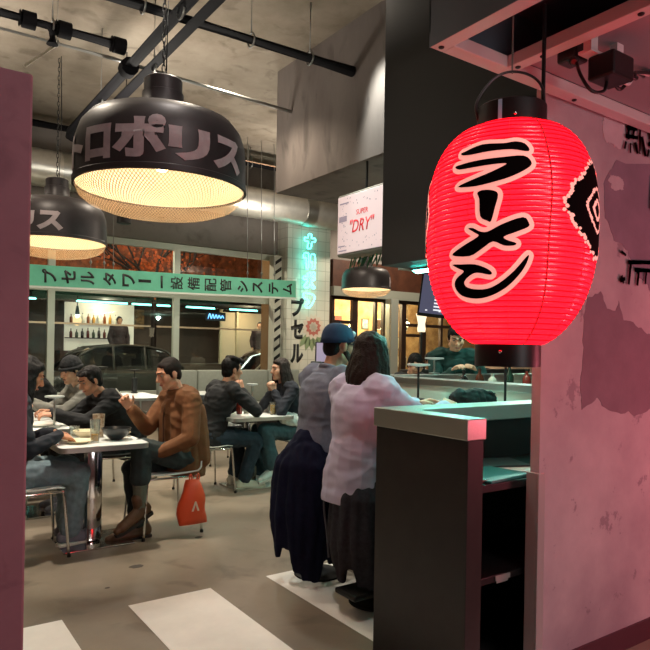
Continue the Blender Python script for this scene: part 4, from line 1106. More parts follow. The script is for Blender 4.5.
def draped(name, label, cat, c, top, r_top, lobes, m, a0, fold=.010):
    """garment slung over a stool back: pleats fan out from the top edge to an uneven, pointed hem"""
    b = BM()
    for i, (ph, zh, ro) in enumerate(lobes):
        a = a0 + R_(ph); d = V((math.cos(a), math.sin(a), 0)); q = V((-d.y, d.x, 0))
        p0 = V((c[0], c[1], top)) + d * r_top * .75; p1 = V((c[0], c[1], top - .10)) + d * (r_top + .035); p3 = V((c[0], c[1], zh)) + d * ro; p2 = p1.lerp(p3, .55) + d * .018
        for s_ in (-1, 1):
            rc(b, p0 + q * s_ * .02, p1 + q * s_ * .03, .045, .042, 8); rc(b, p1 + q * s_ * .03, p2 + q * s_ * .035, .042, .036, 8); rc(b, p2 + q * s_ * .035, p3 + q * s_ * .012, .036, .016, 8)
    ell(b, (c[0], c[1], top), (r_top * .95, r_top * .95, .06))
    rc(b, (c[0], c[1], top), (c[0], c[1], top - .35), r_top * .9, r_top * .9)
    o = fuse(name, b, .011, m, None, 3, fold, (13, 13, 3.2), seed=c[1]); return tag(o, label, cat)
NAVY = mat('navy_wool', '#161a30', .95, var=.15, scale=30, spec=.15); GREYD = mat('grey_denim', '#35343a', .9, var=.2, scale=40, bump=.2, bscale=200, spec=.2)
A0 = R_(-126)
j = draped('navy_jacket', 'long navy jacket hanging down behind the man in the blue cap', 'jacket', (2.20, 3.30), .80, .145,
           ((-118, .30, .17), (-96, .22, .20), (-76, .26, .215), (-58, .16, .22), (-38, .22, .20), (-18, .10, .21), (-2, .05, .20), (14, .04, .19), (32, .15, .18), (52, .12, .17), (74, .22, .17), (100, .3, .17)), NAVY, A0)
j = draped('grey_jacket', 'charcoal grey denim jacket hanging on the stool beside the dark counter', 'jacket', (2.24, 2.78), .70, .135,
           ((-115, .30, .15), (-92, .20, .17), (-72, .22, .17), (-52, .16, .175), (-30, .24, .17), (-10, .16, .18), (8, .14, .18), (30, .22, .18), (55, .20, .17), (85, .26, .17)), GREYD, A0, .008)
b = BM(); tube(b, curve_pts([(2.09, 2.94, .71), (2.065, 2.955, .55), (2.07, 2.93, .38), (2.08, 2.92, .24)], 8), .006, 6)
obj('seam_piping', b, mat('denim_seam', '#5a5860', .8), j, True)
b = BM(); box(b, 2.02, 2.30, 2.60, 2.78, .10, .13, bev=.01); o = obj('stool_footrest', b, M_BLACK); tag(o, 'black footrest block low at the edge of the dark counter', 'footrest')

# ------------------------------------------------------------------ tables
def rrect(w, d, r, n=5):
    pts = []
    for cx, cy, a0 in ((w / 2 - r, d / 2 - r, 0), (-w / 2 + r, d / 2 - r, PI / 2), (-w / 2 + r, -d / 2 + r, PI), (w / 2 - r, -d / 2 + r, 1.5 * PI)):
        for k in range(n + 1):
            a = a0 + PI / 2 * k / n; pts.append((cx + r * math.cos(a), cy + r * math.sin(a)))
    return pts
def table(x, y, w, d, label, h=.73, legs='column', base=(.48, .42)):
    t = empty('dining_table', (x, y, 0), label, 'table', 'white topped dining tables')
    b = BM(); prism(b, rrect(w - .006, d - .006, .05), lambda u, v, q: V((u, v, h - .030 + q)), .030); obj('tabletop', b, M_TABLE, t, 'auto')
    b = BM(); A = rrect(w, d, .052); I = rrect(w - .0055, d - .0055, .0495)
    rings(b, [[V((p[0], p[1], z)) for p in P] for P, z in ((A, h - .036), (A, h - .003), (I, h - .003), (I, h - .036))], close=True); obj('metal_edge', b, M_ALU, t, 'auto')
    if legs == 'column':
        b = BM(); box(b, -.055, .055, -.055, .055, .012, h - .037, bev=.02); obj('column', b, M_CHROME, t, 'auto')
        b = BM(); box(b, -base[0] / 2, base[0] / 2, -base[1] / 2, base[1] / 2, 0, .012, bev=.003); obj('base_plate', b, M_CHROME, t)
        b = BM(); box(b, -.2, .2, -.2, .2, h - .05, h - .037); obj('top_bracket', b, M_BLACK, t)
    else:
        for sx in (-1, 1):
            for sy in (-1, 1):
                b = BM(); rc(b, (sx * (w / 2 - .07), sy * (d / 2 - .08), .012), (sx * (w / 2 - .07), sy * (d / 2 - .08), h - .04), .02, .02, 12); obj('leg', b, M_STEEL, t, True)
    return t
table(1.265, 4.70, .60, .66, 'white dining table nearest the left partition with a chrome column and bowls on it')
table(.96, 5.76, .68, .70, 'white table just behind the nearest one, where three people eat')
table(.96, 6.52, .68, .70, 'white table pushed against the second one, partly hidden by the left partition')
table(3.12, 5.80, .70, .62, 'white table between the black jumper man and the woman in jeans')
table(2.80, 8.75, .80, 1.10, 'empty white table at the rear beside the window mullion', legs='four')
table(3.9, 8.85, .68, .80, 'white table behind the black jumper man by the grey bench')

def chair(x, y, rz, label, seat='#d8dcd6', back=.36):
    """shell chair on thin chrome tube legs; faces local +Y"""
    t = empty('dining_chair', (x, y, 0), label, 'chair', 'chrome legged dining chairs', rz=rz)
    ms = mat('chair_shell_' + seat, seat, .35)
    b = BM(); nx, ny = 9, 14; th = .010; grid = []
    for i in range(ny):
        t_ = i / (ny - 1); row = []
        for j_ in range(nx):
            q = j_ / (nx - 1) * 2 - 1
            if t_ < .55: y_ = .20 - t_ / .55 * .38; z = .452 + .010 * q * q - .012 * math.sin(PI * t_ / .55) + (.0 if t_ > .06 else -.012); w = .205
            else:
                s_ = (t_ - .55) / .45; y_ = -.18 - .05 * math.sin(min(1, s_ * 2) * PI / 2) - .03 * s_ + .022 * q * q * s_; z = .452 + back * s_ ** 1.15; w = .205 - .02 * s_
            row.append(V((q * w, y_, z)))
        grid.append(row)
    vs = [[b.verts.new(p) for p in r] for r in grid]
    for i in range(ny - 1):
        for j_ in range(nx - 1): b.faces.new((vs[i][j_], vs[i][j_ + 1], vs[i + 1][j_ + 1], vs[i + 1][j_]))
    bmesh.ops.recalc_face_normals(b, faces=b.faces)
    bmesh.ops.solidify(b, geom=b.faces[:], thickness=.010); obj('seat_shell', b, ms, t, True)
    for sx in (-1, 1):
        for sy in (1, -1):
            b = BM(); tube(b, curve_pts([(sx * .12, sy * .10, .432), (sx * .19, sy * .17, .428), (sx * .205, sy * .195, .40), (sx * .225, sy * .225, .01)], 6), .0095, 8); obj('leg', b, M_CHROME, t, True)
            b = BM(); lathe(b, [(.013, 0), (.013, .02)], (sx * .2255, sy * .2255, 0), 10); obj('foot', b, M_BLACK, t)
    for sx in (-.19, .19):
        b = BM(); rc(b, (sx, .17, .428), (sx, -.17, .428), .0085); obj('seat_rail', b, M_CHROME, t, True)
    return t
E_ = R_(-90); W_ = R_(90)
chair(1.80, 4.74, W_, 'chrome legged chair under the man in the brown jacket', back=.10)
chair(.82, 4.66, E_, 'chrome legged chair under the person in light jeans behind the partition')
chair(1.74, 5.80, W_, 'chrome legged chair under the person in the black hoodie', '#3a3d3b')
chair(1.78, 6.45, W_, 'chair under the person in the dark beanie', '#3a3d3b')
chair(2.62, 5.80, E_, 'chrome legged chair under the man in the black jumper', '#c6cac2')
chair(3.66, 5.82, W_, 'pale chair under the woman in jeans at the second table', '#d5e0da')
chair(3.45, 7.2, R_(180), 'dark round backed chair standing empty behind the second table', '#33363a')

t = empty('booth_bench', (5.2, 10.1, 0), 'long pale grey upholstered bench below the rear window', 'bench', world=True)
M_UPH = mat('grey_upholstery', '#8d9288', .8, var=.06, scale=20)
b = BM(); box(b, 3.75, 6.5, 9.75, 10.2, .30, .46, bev=.03); obj('seat_cushion', b, M_UPH, t, 'auto')
for k in range(4):
    x = 3.75 + k * .6875; b = BM(); box(b, x + .006, x + .6815, 10.15, 10.30, .46, 1.02, bev=.035); obj('back_cushion', b, M_UPH, t, 'auto')
b = BM(); box(b, 3.8, 6.45, 9.85, 10.28, 0, .30); obj('plinth', b, M_COUNTER, t)

# ------------------------------------------------------------------ things on the tables
TZ = .731
def dish(c, prof, m, name, label, cat, grp=None, n=28):
    b = BM(); lathe(b, prof, (0, 0, 0), n); o = obj(name, b, m, None, 'auto'); o.location = c; return tag(o, label, cat, grp)
def bowl_prof(r, h, f=.45, t=.006): return [(r * f * .9, 0), (r * f, .004), (r * .8, h * .5), (r, h), (r - t, h), (r * .8 - t, h * .5), (r * f - t, .012), (.001, .010)]
def plate_prof(r): return [(r * .6, 0), (r * .65, .004), (r, .018), (r, .021), (r * .66, .009), (.001, .008)]
M_CER = mat('cream_ceramic', '#e3d6b4', .3); M_CERW = mat('white_ceramic', '#e2dfd4', .25); M_BLKC = mat('black_ceramic', '#17181a', .3)
dish((1.40, 4.62, TZ), bowl_prof(.105, .085, .38), M_BLKC, 'ramen_bowl', 'conical black bowl on the nearest table in front of the brown jacket', 'bowl')
dish((1.235, 4.82, TZ), bowl_prof(.085, .055), M_CER, 'soup_bowl', 'cream bowl behind the beer glass on the nearest table', 'bowl')
dish((1.13, 4.58, TZ), plate_prof(.10), M_CER, 'plate', 'cream plate at the left front of the nearest table', 'plate')
dish((1.49, 4.86, TZ), plate_prof(.09), M_CER, 'plate', 'cream plate at the right rear of the nearest table', 'plate')
dish((1.43, 4.80, TZ), [(.03, 0), (.038, .06), (.036, .06), (.029, .004), (.001, .004)], M_CERW, 'cup', 'small white cup behind the conical black bowl', 'cup')
def glass(c, r, h, fill, col, label, name='drinking_glass', foam=False, m=None):
    b = BM(); lathe(b, [(r * .82, 0), (r, h), (r - .003, h), (r * .80 - .002, .008), (.001, .008)], (0, 0, 0), 20); o = obj(name, b, m or M_GLASSW, None, 'auto'); o.location = c; tag(o, label, 'glass')
    if fill:
        b = BM(); lathe(b, [(.001, .009), (r * .80 - .004, .009), (r * (.82 + .18 * fill) - .005, h * fill), (.001, h * fill)], (0, 0, 0), 20); obj('drink', b, mat('drink_' + col, col, .2, emit=srgb(col), estr=.05), o, 'auto')
    return o
glass((1.235, 4.56, TZ), .034, .16, .35, '#c98a1c', 'tall glass with a little beer left on the nearest table')
glass((1.325, 4.80, TZ), .043, .17, 0, '#ffffff', 'tall patterned frosted tumbler on the nearest table', 'tumbler', m=mat('patterned_tumbler', '#d8cfba', .3, col2='#8a6a4a', scale=45))
glass((1.17, 4.86, TZ), .036, .085, .4, '#d8d2b8', 'short water glass near the cream bowl')
disc_lamp(1.17, 5.52, TZ, .26, 'steel disc lamp at the table of three, above the plates', M_STEEL, M_DISC, .075)
disc_lamp(3.24, 6.0, TZ, .30, 'disc lamp on the second table by the woman', M_STEEL, M_DISC, .06)
disc_lamp(3.02, 9.15, TZ, .34, 'black disc lamp on the empty rear table', M_LAMPB, M_LAMPB, .09)
disc_lamp(2.55, 9.2, TZ, .38, 'second black disc lamp at the far left corner of the rear table', M_LAMPB, M_LAMPB, .10)
b = BM(); box(b, 2.985, 3.055, 9.115, 9.185, TZ + .02, TZ + .22, bev=.01); tag(obj('menu_block', b, M_LAMPB), 'black menu block around the lamp on the rear table', 'menu holder')
glass((3.30, 5.66, TZ), .036, .13, .75, '#d69a1e', 'beer glass with amber beer on the second table')
glass((3.14, 5.70, TZ), .032, .09, .5, '#d8d2b8', 'short water glass beside the amber beer')
glass((3.10, 5.86, TZ), .032, .14, .4, '#e0c9a0', 'tall clear glass in the middle of the second table')
bottle((3.02, 5.86, TZ), .21, .03, '#7c2a1e', 'red sauce bottle on the second table', 'bottles on tables')
b = BM(); box(b, 3.33, 3.40, 5.9, 5.98, TZ, TZ + .13, bev=.015); tag(obj('napkin_box', b, M_CERW), 'white napkin box at the woman end of the second table', 'napkin box')
dish((1.10, 5.66, TZ), plate_prof(.11), M_CERW, 'plate', 'white plate before the black hoodie', 'plate')
dish((.98, 5.92, TZ), bowl_prof(.10, .06), mat('orange_bowl', '#c9602e', .4), 'noodle_bowl', 'orange bowl held between the eaters at the second table', 'bowl')
slab('paper_tray', 'white takeaway tray at the left edge of the nearest table', 'tray', (1.045, 4.80, TZ), .12, .16, .02, .2, M_CERW)
# orange bag hung from the brown jacket's chair
b = BM(); rs = []
for i in range(9):
    t_ = i / 8; z = .42 - .33 * t_; w = .05 + .06 * math.sin(min(1, t_ * 1.3) * PI / 2); d = .012 + .05 * math.sin(PI * min(1, t_ * .9 + .05))
    rs.append([V((1.92 + math.cos(a) * w * (1 + .12 * math.sin(3 * a + i)), 4.46 + math.sin(a) * d, z)) for a in [2 * PI * j / 18 for j in range(18)]])
rings(b, rs); bag = obj('carrier_bag', b, mat('orange_plastic', '#e0522a', .45), None, True); tag(bag, 'bright orange carrier bag hanging from the brown jacket man chair', 'bag')
for x in (1.89, 1.95):
    b = BM(); tube(b, curve_pts([(x, 4.45, .40), (x + .01, 4.455, .46), (x + .03, 4.47, .44), (x + .02, 4.46, .40)], 5), .005, 6); obj('handle', b, mat('orange_plastic', '#e0522a', .45), bag, True)
b = BM(); prism(b, [(1.89, .20), (1.905, .20), (1.92, .25), (1.935, .20), (1.95, .20), (1.925, .27), (1.915, .27)], lambda u, v, w: V((u, 4.395 - w, v)), .004); obj('chevron_print', b, mat('bag_print', '#e8c8b4', .5), bag)

# ------------------------------------------------------------------ screens and signs at the back
t = empty('beer_light_box', (4.4, 5.5, 2.45), 'glowing pale light box sign with red slanted lettering under the concrete beam', 'light box', world=True)
b = BM(); box(b, 4.20, 4.44, 4.6, 5.84, 2.44, 3.13, bev=.02); obj('case', b, mat('box_case', '#7d8078', .5), t, 'auto')
M_BOXF = mat('light_box_face', '#d9c9cc', .4, emit=(.95, .74, .78), estr=.30)
b = BM(); box(b, 4.188, 4.199, 4.63, 5.82, 2.47, 3.10, bev=.005); obj('lit_face', b, M_BOXF, t)
M_REDINK = mat('red_ink', '#c8202a', .5, emit=(.8, .03, .05), estr=.35)
def side_text(body, w, h, cy, cz, x, parent, m, bold=.0, shear=0.0):
    g = fit(text_bm(body, 1, bold, shear), w, h); bmesh.ops.solidify(g, geom=g.faces[:], thickness=.003)
    # readable from -X: local x runs towards -Y
    M = Matrix(((0, 0, -1, x), (-1, 0, 0, cy), (0, 1, 0, cz), (0, 0, 0, 1)))
    xform(g, M); return obj('lettering', g, m, parent)
side_text('"DRY"', .42, .14, 5.38, 2.75, 4.186, t, M_REDINK, .01, .25)
side_text('SUPER', .20, .055, 5.38, 2.89, 4.186, t, M_REDINK, .0, .1)
b = BM(); random.seed(11)
for k in range(150):
    y, z = random.uniform(4.68, 5.76), random.uniform(2.49, 3.08)
    if abs(y - 5.32) < .32 and abs(z - 2.8) < .17: continue
    q = random.uniform(.004, .009); vs = [b.verts.new((4.1872, y + q * math.cos(a), z + q * math.sin(a))) for a in [2 * PI * j / 6 for j in range(6)]]; b.faces.new(vs)
obj('bubble_print', b, mat('bubble_grey', '#8b7f8c', .5, emit=(.3, .25, .32), estr=.5), t)
b = BM()
for (y, z, w, h) in ((5.70, 3.02, .16, .015), (5.72, 2.85, .14, .06), (5.74, 2.55, .12, .012), (5.72, 2.50, .15, .012)):
    box(b, 4.186, 4.1885, y - w / 2, y + w / 2, z - h / 2, z + h / 2)
obj('small_print', b, mat('bubble_grey', '#8b7f8c', .5, emit=(.3, .25, .32), estr=.5), t)
b = BM()
for y in (4.9, 5.5): rc(b, (4.34, y, 3.12), (4.34, y, 3.48), .015, .015, 8)
obj('bracket', b, M_BLACK, t, True)
# fringe of green leaves below the light box
b = BM(); random.seed(5)
for k in range(26):
    y = 4.7 + k * .043; L = random.uniform(.10, .16); p = V((4.36 + random.uniform(-.03, .03), y, 2.4405))
    q = p + V((random.uniform(-.03, .03), random.uniform(.03, .09), -L)); d = V((0, .012, 0))
    b.faces.new([b.verts.new(x) for x in (p - d, p + d, (p + q) / 2 + d * 1.3, q, (p + q) / 2 - d * 1.3)])
bmesh.ops.solidify(b, geom=b.faces[:], thickness=.003)
o = obj('leaf_garland', b, mat('garland_green', '#2f7d55', .5)); tag(o, 'fringe of green leaves hanging under the glowing light box', 'garland')
# soffit lights over the bar
b = BM(); box(b, 4.9, 8.2, 3.4, 5.6, 2.34, 2.40); struct('trim_bar_soffit', b, mat('bar_soffit', '#9aa39a', .5))
b = BM(); box(b, 4.9, 8.2, 3.34, 3.40, 2.34, 3.47); box(b, 4.9, 8.2, 5.55, 5.6, 2.40, 3.47); struct('trim_soffit_fascia', b, M_BLACKP)
t = empty('strip_light', (5.0, 5.2, 2.31), 'pale teal strip light under the bar soffit behind the screen', 'strip light', world=True)
b = BM(); box(b, 5.05, 5.11, 3.6, 5.5, 2.315, 2.338); obj('housing', b, M_ALU, t)
b = BM(); box(b, 5.055, 5.105, 3.62, 5.48, 2.305, 2.315); obj('tube', b, emis('strip_teal', (.45, 1, .85), 9), t)
t = empty('strip_light', (2.8, 2.6, 1.96), 'teal light strip fixed along the underside of the black bulkhead', 'strip light', world=True)
b = BM(); box(b, 2.98, 3.03, 1.85, 3.28, 1.955, 1.9695); obj('housing', b, M_ALU, t)
b = BM(); box(b, 2.985, 3.025, 1.87, 3.26, 1.947, 1.9545); obj('tube', b, emis('strip_bright_teal', (.06, 1, .80), 42), t)
# television
t = empty('television', (5.2, 5.5, 1.8), 'black wall screen hanging left of the red lantern showing white text', 'television')
t.rotation_euler = (0, R_(7), R_(-62))
b = BM(); box(b, -.50, .50, 0, .04, -.24, .30, bev=.008); obj('frame', b, M_BLACK, t, 'auto')
b = BM(); box(b, -.475, .475, -.003, 0, -.20, .275); obj('screen', b, mat('screen_dark', '#15151c', .2, emit=(.10, .10, .16), estr=.8), t)
b = BM(); random.seed(8)
for k in range(9):
    z = .16 - k * .04; w = .12 + .10 * random.random(); box(b, -.30, -.30 + w, -.005, -.003, z, z + .018)
for k in range(5): box(b, -.40 + k * .17, -.375 + k * .17, -.005, -.003, -.17, -.155)
obj('screen_text', b, emis('screen_text', (.8, .8, .85), 1.2), t)
b = BM(); rc(b, (0, .06, .2), (0, .06, .55), .02, .02, 8); obj('mount', b, M_BLACK, t, True)
t.location = (5.62, 5.32, 2.02)
# small glowing vase lamp under the screen
t = empty('wall_lantern', (5.75, 6.1, 1.5), 'small glowing white paper lamp on a stem below the screen', 'lamp', world=True)
b = BM(); lathe(b, [(.05, 1.66), (.055, 1.70), (.045, 1.76), (.06, 1.84), (.075, 1.90), (.05, 1.905)], (5.85, 6.2, 0), 24); obj('lamp_shade', b, emis('vase_glow', (1, .80, .52), 1.6), t, True)
b = BM(); rc(b, (5.85, 6.2, 1.17), (5.85, 6.2, 1.67), .012, .012, 8); lathe(b, [(.06, 1.161), (.06, 1.18)], (5.85, 6.2, 0), 20); obj('stem', b, M_BLACK, t, True)
b = BM(); box(b, 5.7, 8.2, 6.27, 6.45, 0, 1.16, bev=.01); o = obj('rear_bar', b, M_COUNTER); tag(o, 'dark rear bar cabinet behind the cook', 'cabinet')
# order terminal beside the column
t = empty('order_terminal', (5.3, 7.45, 1.0), 'order terminal with tilted violet screen left of the blue cap', 'terminal')
t.location = (5.3, 7.45, 0); t.rotation_euler = (0, 0, R_(-35))
b = BM(); box(b, -.35, .35, -.2, .3, 0, 1.12, bev=.01); obj('stand', b, mat('stand_dark', '#34332f', .5), t)
b = BM(); box(b, -.10, .10, -.10, .10, 1.12, 1.14); rc(b, (0, .05, 1.13), (0, 0, 1.30), .025, .025, 8); obj('foot', b, M_BLACK, t, True)
b = BM(); box(b, -.24, .24, -.02, .02, -.16, .16, bev=.01); sc = obj('display', b, M_BLACK, t, 'auto'); sc.location = (0, -.04, 1.36); sc.rotation_euler = (R_(-18), 0, 0)
b = BM(); box(b, -.22, .22, -.0245, -.0205, -.14, .14); obj('screen', b, mat('pos_screen', '#6a6178', .3, emit=(.30, .26, .38), estr=.7), sc)
b = BM(); box(b, -.30, -.14, -.12, .06, 1.12, 1.24, bev=.015); obj('receipt_printer', b, mat('printer_grey', '#4b4d4b', .5), t, 'auto')

# ------------------------------------------------------------------ beyond the windows
b = BM(); box(b, -6, 26, YB + .16, 26, -.2, -.02); o = obj('street', b, M_ASPHALT); o['kind'] = 'structure'
M_OUT = mat('dim_facade', '#4a3a30', .8, var=.15, scale=2); M_OUTD = mat('dark_facade', '#1d1c1b', .8)
# shop across: open front with a lit rear wall
b = BM(); box(b, 0, 16, 20.4, 20.6, 0, 6); box(b, -6, 0, 16.8, 20.6, 0, 6); box(b, 16, 24, 13.5, 13.7, 0, 6); o = obj('wall_shop_rear', b, M_OUT); o['kind'] = 'structure'
b = BM(); box(b, 0, 16, 18.2, 20.4, 2.78, 2.9); o = obj('ceiling_shop', b, M_OUTD); o['kind'] = 'structure'
b = BM(); box(b, -2, 16, 17.05, 17.2, 3.0, 6.0); o = obj('wall_shop_upper', b, mat('orange_glow_wall', '#8a4a28', .8, var=.45, scale=7)); o['kind'] = 'structure'  # orange glow behind the branches put into the wall colour
b = BM(); box(b, -2, 16, 17.0, 17.2, 0, .95); o = obj('wall_shop_lower', b, mat('shop_plinth', '#6a6258', .7)); o['kind'] = 'structure'
b = BM(); box(b, 0, 16, 16.96, 17.05, 1.94, 1.985); o = obj('trim_rail_reflection', b, mat('rail_reflection', '#c2a988', .5, emit=(.5, .36, .24), estr=.35)); o['kind'] = 'structure'  # glowing bar standing in for a railing's reflection
for x in (4.0, 7.2, 9.9):
    pass
b = BM(); box(b, 0, 16, 17.2, 19.6, 0, .55); o = obj('floor_shop', b, M_OUTD); o['kind'] = 'structure'
t = empty('bottle_shelf', (5.6, 20.2, 1.3), 'lit white back bar shelf unit in the shop across the street', 'shelf', world=True)
b = BM(); box(b, 4.55, 6.65, 20.3, 20.38, 1.2, 2.72); obj('back_panel', b, mat('lit_panel', '#cfc6b4', .5, emit=(1, .86, .66), estr=.42), t)
for z in (2.09, 1.65):
    b = BM(); box(b, 4.55, 6.2, 20.05, 20.3, z - .03, z, bev=.004); obj('shelf_board', b, M_FRAME, t)
b = BM(); box(b, 4.3, 7.6, 19.7, 20.3, 0, 1.25); obj('cabinet', b, mat('shop_cabinet', '#4a2a20', .6), t)
random.seed(21)
cols = ('#8a4a1c', '#2a1a12', '#c08a30', '#5a2416', '#d8d0bc', '#31402c')
nms = ('amber', 'near black', 'golden', 'rust red', 'clear', 'olive')
for zi, z in enumerate((2.091, 1.651)):
    for k in range(9):
        x = 4.70 + k * .165; ci = (k * 2 + zi * 3) % 6
        bottle((x, 20.16, z), random.uniform(.24, .34), .045, cols[ci], 'bottle on the lit back bar shelves across the street', 'bottles on the lit shelves')
b = BM(); box(b, 4.9, 5.4, 20.0, 20.2, 1.25, 1.36, bev=.01); o = obj('coffee_machine', b, M_BLACK); tag(o, 'low black machine on the cabinet under the bottle shelves across the street', 'machine')
t = empty('globe_pendant', (4.4, 18.4, 2.1), 'round warm globe lamp before the bottle shelves', 'lamp', world=True)
b = BM(); ell(b, (4.45, 18.4, 2.10), (.12, .12, .15)); obj('globe', b, emis('globe_glow', (1, .62, .30), 1.6), t, True)
b = BM(); rc(b, (4.45, 18.4, 2.24), (4.45, 18.4, 2.78), .012); lathe(b, [(.05, 2.24), (.06, 2.3), (.03, 2.5)], (4.45, 18.4, 0), 12); obj('cord', b, M_OUTD, t, True)
M_TUBE = emis('shop_tube', (.25, 1, .85), 5)
for i, (x0, x1, w) in enumerate(((2.9, 3.35, 'far left, beside the mullion'), (4.42, 5.78, 'above the bottle shelves'), (5.95, 7.05, 'right of the bottle shelves'), (7.6, 8.5, 'above the blue neon scribble'), (9.05, 10.0, 'above the lit doorway'))):
    t = empty('fluorescent_tube', (x0, 18.3, 2.6), 'teal fluorescent tube across the street, ' + w, 'tube light', 'teal tubes across the street', world=True)
    b = BM(); rc(b, (x0, 18.3, 2.63), (x1, 18.3, 2.63), .028, .028, 10); obj('tube', b, M_TUBE, t, True)
    b = BM(); box(b, x0, x1, 18.27, 18.33, 2.665, 2.70); rc(b, (x0 + .1, 18.3, 2.69), (x0 + .1, 18.3, 2.78), .01); rc(b, (x1 - .1, 18.3, 2.69), (x1 - .1, 18.3, 2.78), .01); obj('fitting', b, M_OUTD, t)
t = empty('neon_scribble', (8.9, 19, 2.4), 'small blue neon handwriting in the shop across the street', 'neon sign', world=True)
b = BM(); tube(b, curve_pts([(8.62 + i * .055, 19.0, 2.40 + (.11 if i % 2 else -.06) * (1 - .06 * i)) for i in range(11)], 5), .016, 6); obj('tube', b, emis('neon_blue', (.16, .45, 1), 3.0), t, True)
b = BM(); box(b, 8.55, 9.25, 19.03, 19.05, 2.28, 2.56); obj('backing', b, M_OUTD, t)
t = empty('shop_doorway', (10.2, 19.6, 0), 'warm lit doorway recess in the shop across the street', 'doorway', world=True)
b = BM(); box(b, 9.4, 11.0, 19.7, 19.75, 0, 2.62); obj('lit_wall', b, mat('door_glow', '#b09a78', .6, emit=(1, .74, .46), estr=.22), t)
b = BM(); box(b, 9.34, 9.42, 19.6, 19.7, 0, 2.7); box(b, 9.95, 10.03, 19.6, 19.7, 0, 2.65); obj('door_post', b, mat('post_cream', '#c9b592', .5), t)
slab('shop_poster', 'orange framed picture on the dark shop wall across the street', 'picture', (6.55, 20.36, 1.98), .9, .02, .62, 0, mat('poster_ochre', '#7a5a34', .6, var=.6, scale=9))
slab('shop_sign', 'dim red sign board high in the shop across the street', 'sign', (5.5, 17.0, 2.74), 1.3, .04, .2, 0, mat('dim_red', '#7a3a2a', .6))
slab('shop_sign', 'dim brown sign board with pale scribble above the right tubes across the street', 'sign', (8.7, 17.0, 2.76), 1.3, .04, .2, 0, mat('dim_brown', '#4e3a2c', .6, var=.3, scale=14))
# parked cars
def car(x, y, L, W, H, body, label, rz=0.0, glassc='#14181a'):
    t = empty('car', (x, y, -.02), label, 'car', rz=rz)
    prof = [(-.5, .30, .50), (-.49, .30, .72), (-.40, .24, .80), (-.28, .22, .90), (-.13, .20, H / 1.0 * .97), (.05, .2, H), (.22, .2, H * .96), (.38, .22, .98), (.47, .24, .92), (.5, .3, .6)]
    b = BM(); rs = []
    for i in range(25):
        u = -1 + 2 * i / 24
        shoulder = .72 + .16 * (1 - abs(u) ** 3); low = .24 + .10 * abs(u) ** 6
        w = W / 2 * (1 - .22 * abs(u) ** 5)
        rs.append([V((u * L / 2, sx * w * k, z)) for sx, k, z in ((-1, .92, low), (-1, 1, .5), (-1, .97, shoulder - .06), (-1, .86, shoulder), (1, .86, shoulder), (1, .97, shoulder - .06), (1, 1, .5), (1, .92, low))])
    rings(b, rs); obj('body_shell', b, body, t, 'auto')
    b = BM(); rs = []
    for u, z in ((-.62, .86), (-.44, H * .86), (-.30, H * .955), (-.05, H), (.25, H * .985), (.45, H * .91), (.66, .90)):
        k = (z - .80) / (H - .80); w = W / 2 * (.86 - .16 * k)
        rs.append([V((u * L / 2, q, zz)) for q, zz in ((-W / 2 * .86, .82), (-w, z - .03), (-w * .88, z), (w * .88, z), (w, z - .03), (W / 2 * .86, .82))])
    rings(b, rs); cab = obj('cabin_glass', b, mat('car_glass_' + glassc, glassc, .08, spec=.8), t, 'auto')
    b = BM()
    for sx in (-1, 1):
        tube(b, [V((u * L / 2, sx * W / 2 * q, z)) for u, q, z in ((-.61, .84, .88), (-.43, .72, H * .87), (-.29, .67, H * .96), (0, .665, H * 1.004), (.26, .67, H * .99), (.46, .72, H * .92), (.65, .84, .91))], .035, 6)
        for u in (-.12, .22): rc(b, (u * L / 2, sx * W / 2 * .85, .86), (u * L / 2, sx * W / 2 * .69, H * .98), .028)
    for q in (-.4, 0, .4): rc(b, (-.28 * L / 2, q * W * .8, H * .965), (.27 * L / 2, q * W * .8, H * .995), .03)
    obj('roof_frame', b, body, t, True)
    for sx in (-1, 1):
        for u in (-.62, .62):
            b = BM(); lathe(b, [(.20, -.10), (.31, -.10), (.325, -.05), (.325, .05), (.31, .10), (.20, .10)], (0, 0, 0), 24); xform(b, Matrix.Translation((u * L / 2, sx * (W / 2 - .10), .32)) @ Matrix.Rotation(PI / 2, 4, 'X')); w_ = obj('wheel', b, mat('tyre', '#141414', .8), t, 'auto')
            b = BM(); lathe(b, [(.02, -.07), (.19, -.06), (.20, .06), (.02, .07)], (0, 0, 0), 16); xform(b, Matrix.Translation((u * L / 2, sx * (W / 2 - .08), .32)) @ Matrix.Rotation(PI / 2, 4, 'X')); obj('rim', b, M_ALU, w_, 'auto')
        b = BM(); ell(b, (-.97 * L / 2, sx * W * .34, .66), (.06, .14, .07)); obj('headlight', b, mat('headlight', '#c8c8c0', .2), t, True)
        b = BM(); ell(b, (.95 * L / 2, sx * W * .36, .72), (.05, .12, .07)); obj('tail_light', b, mat('tail_red', '#6a1512', .3), t, True)
    return t
car(4.6, 15.3, 4.3, 1.75, 1.44, mat('car_grey', '#4a4a46', .3, .3), 'dark grey parked car seen through the left window', 0)
car(8.9, 14.6, 4.4, 1.8, 1.42, mat('car_white', '#b8ac9c', .35), 'pale parked car seen through the window beside the column', 0)
car(.0, 14.9, 3.8, 1.75, 1.40, mat('car_black', '#181818', .25), 'black parked car at the left end of the window', 0)
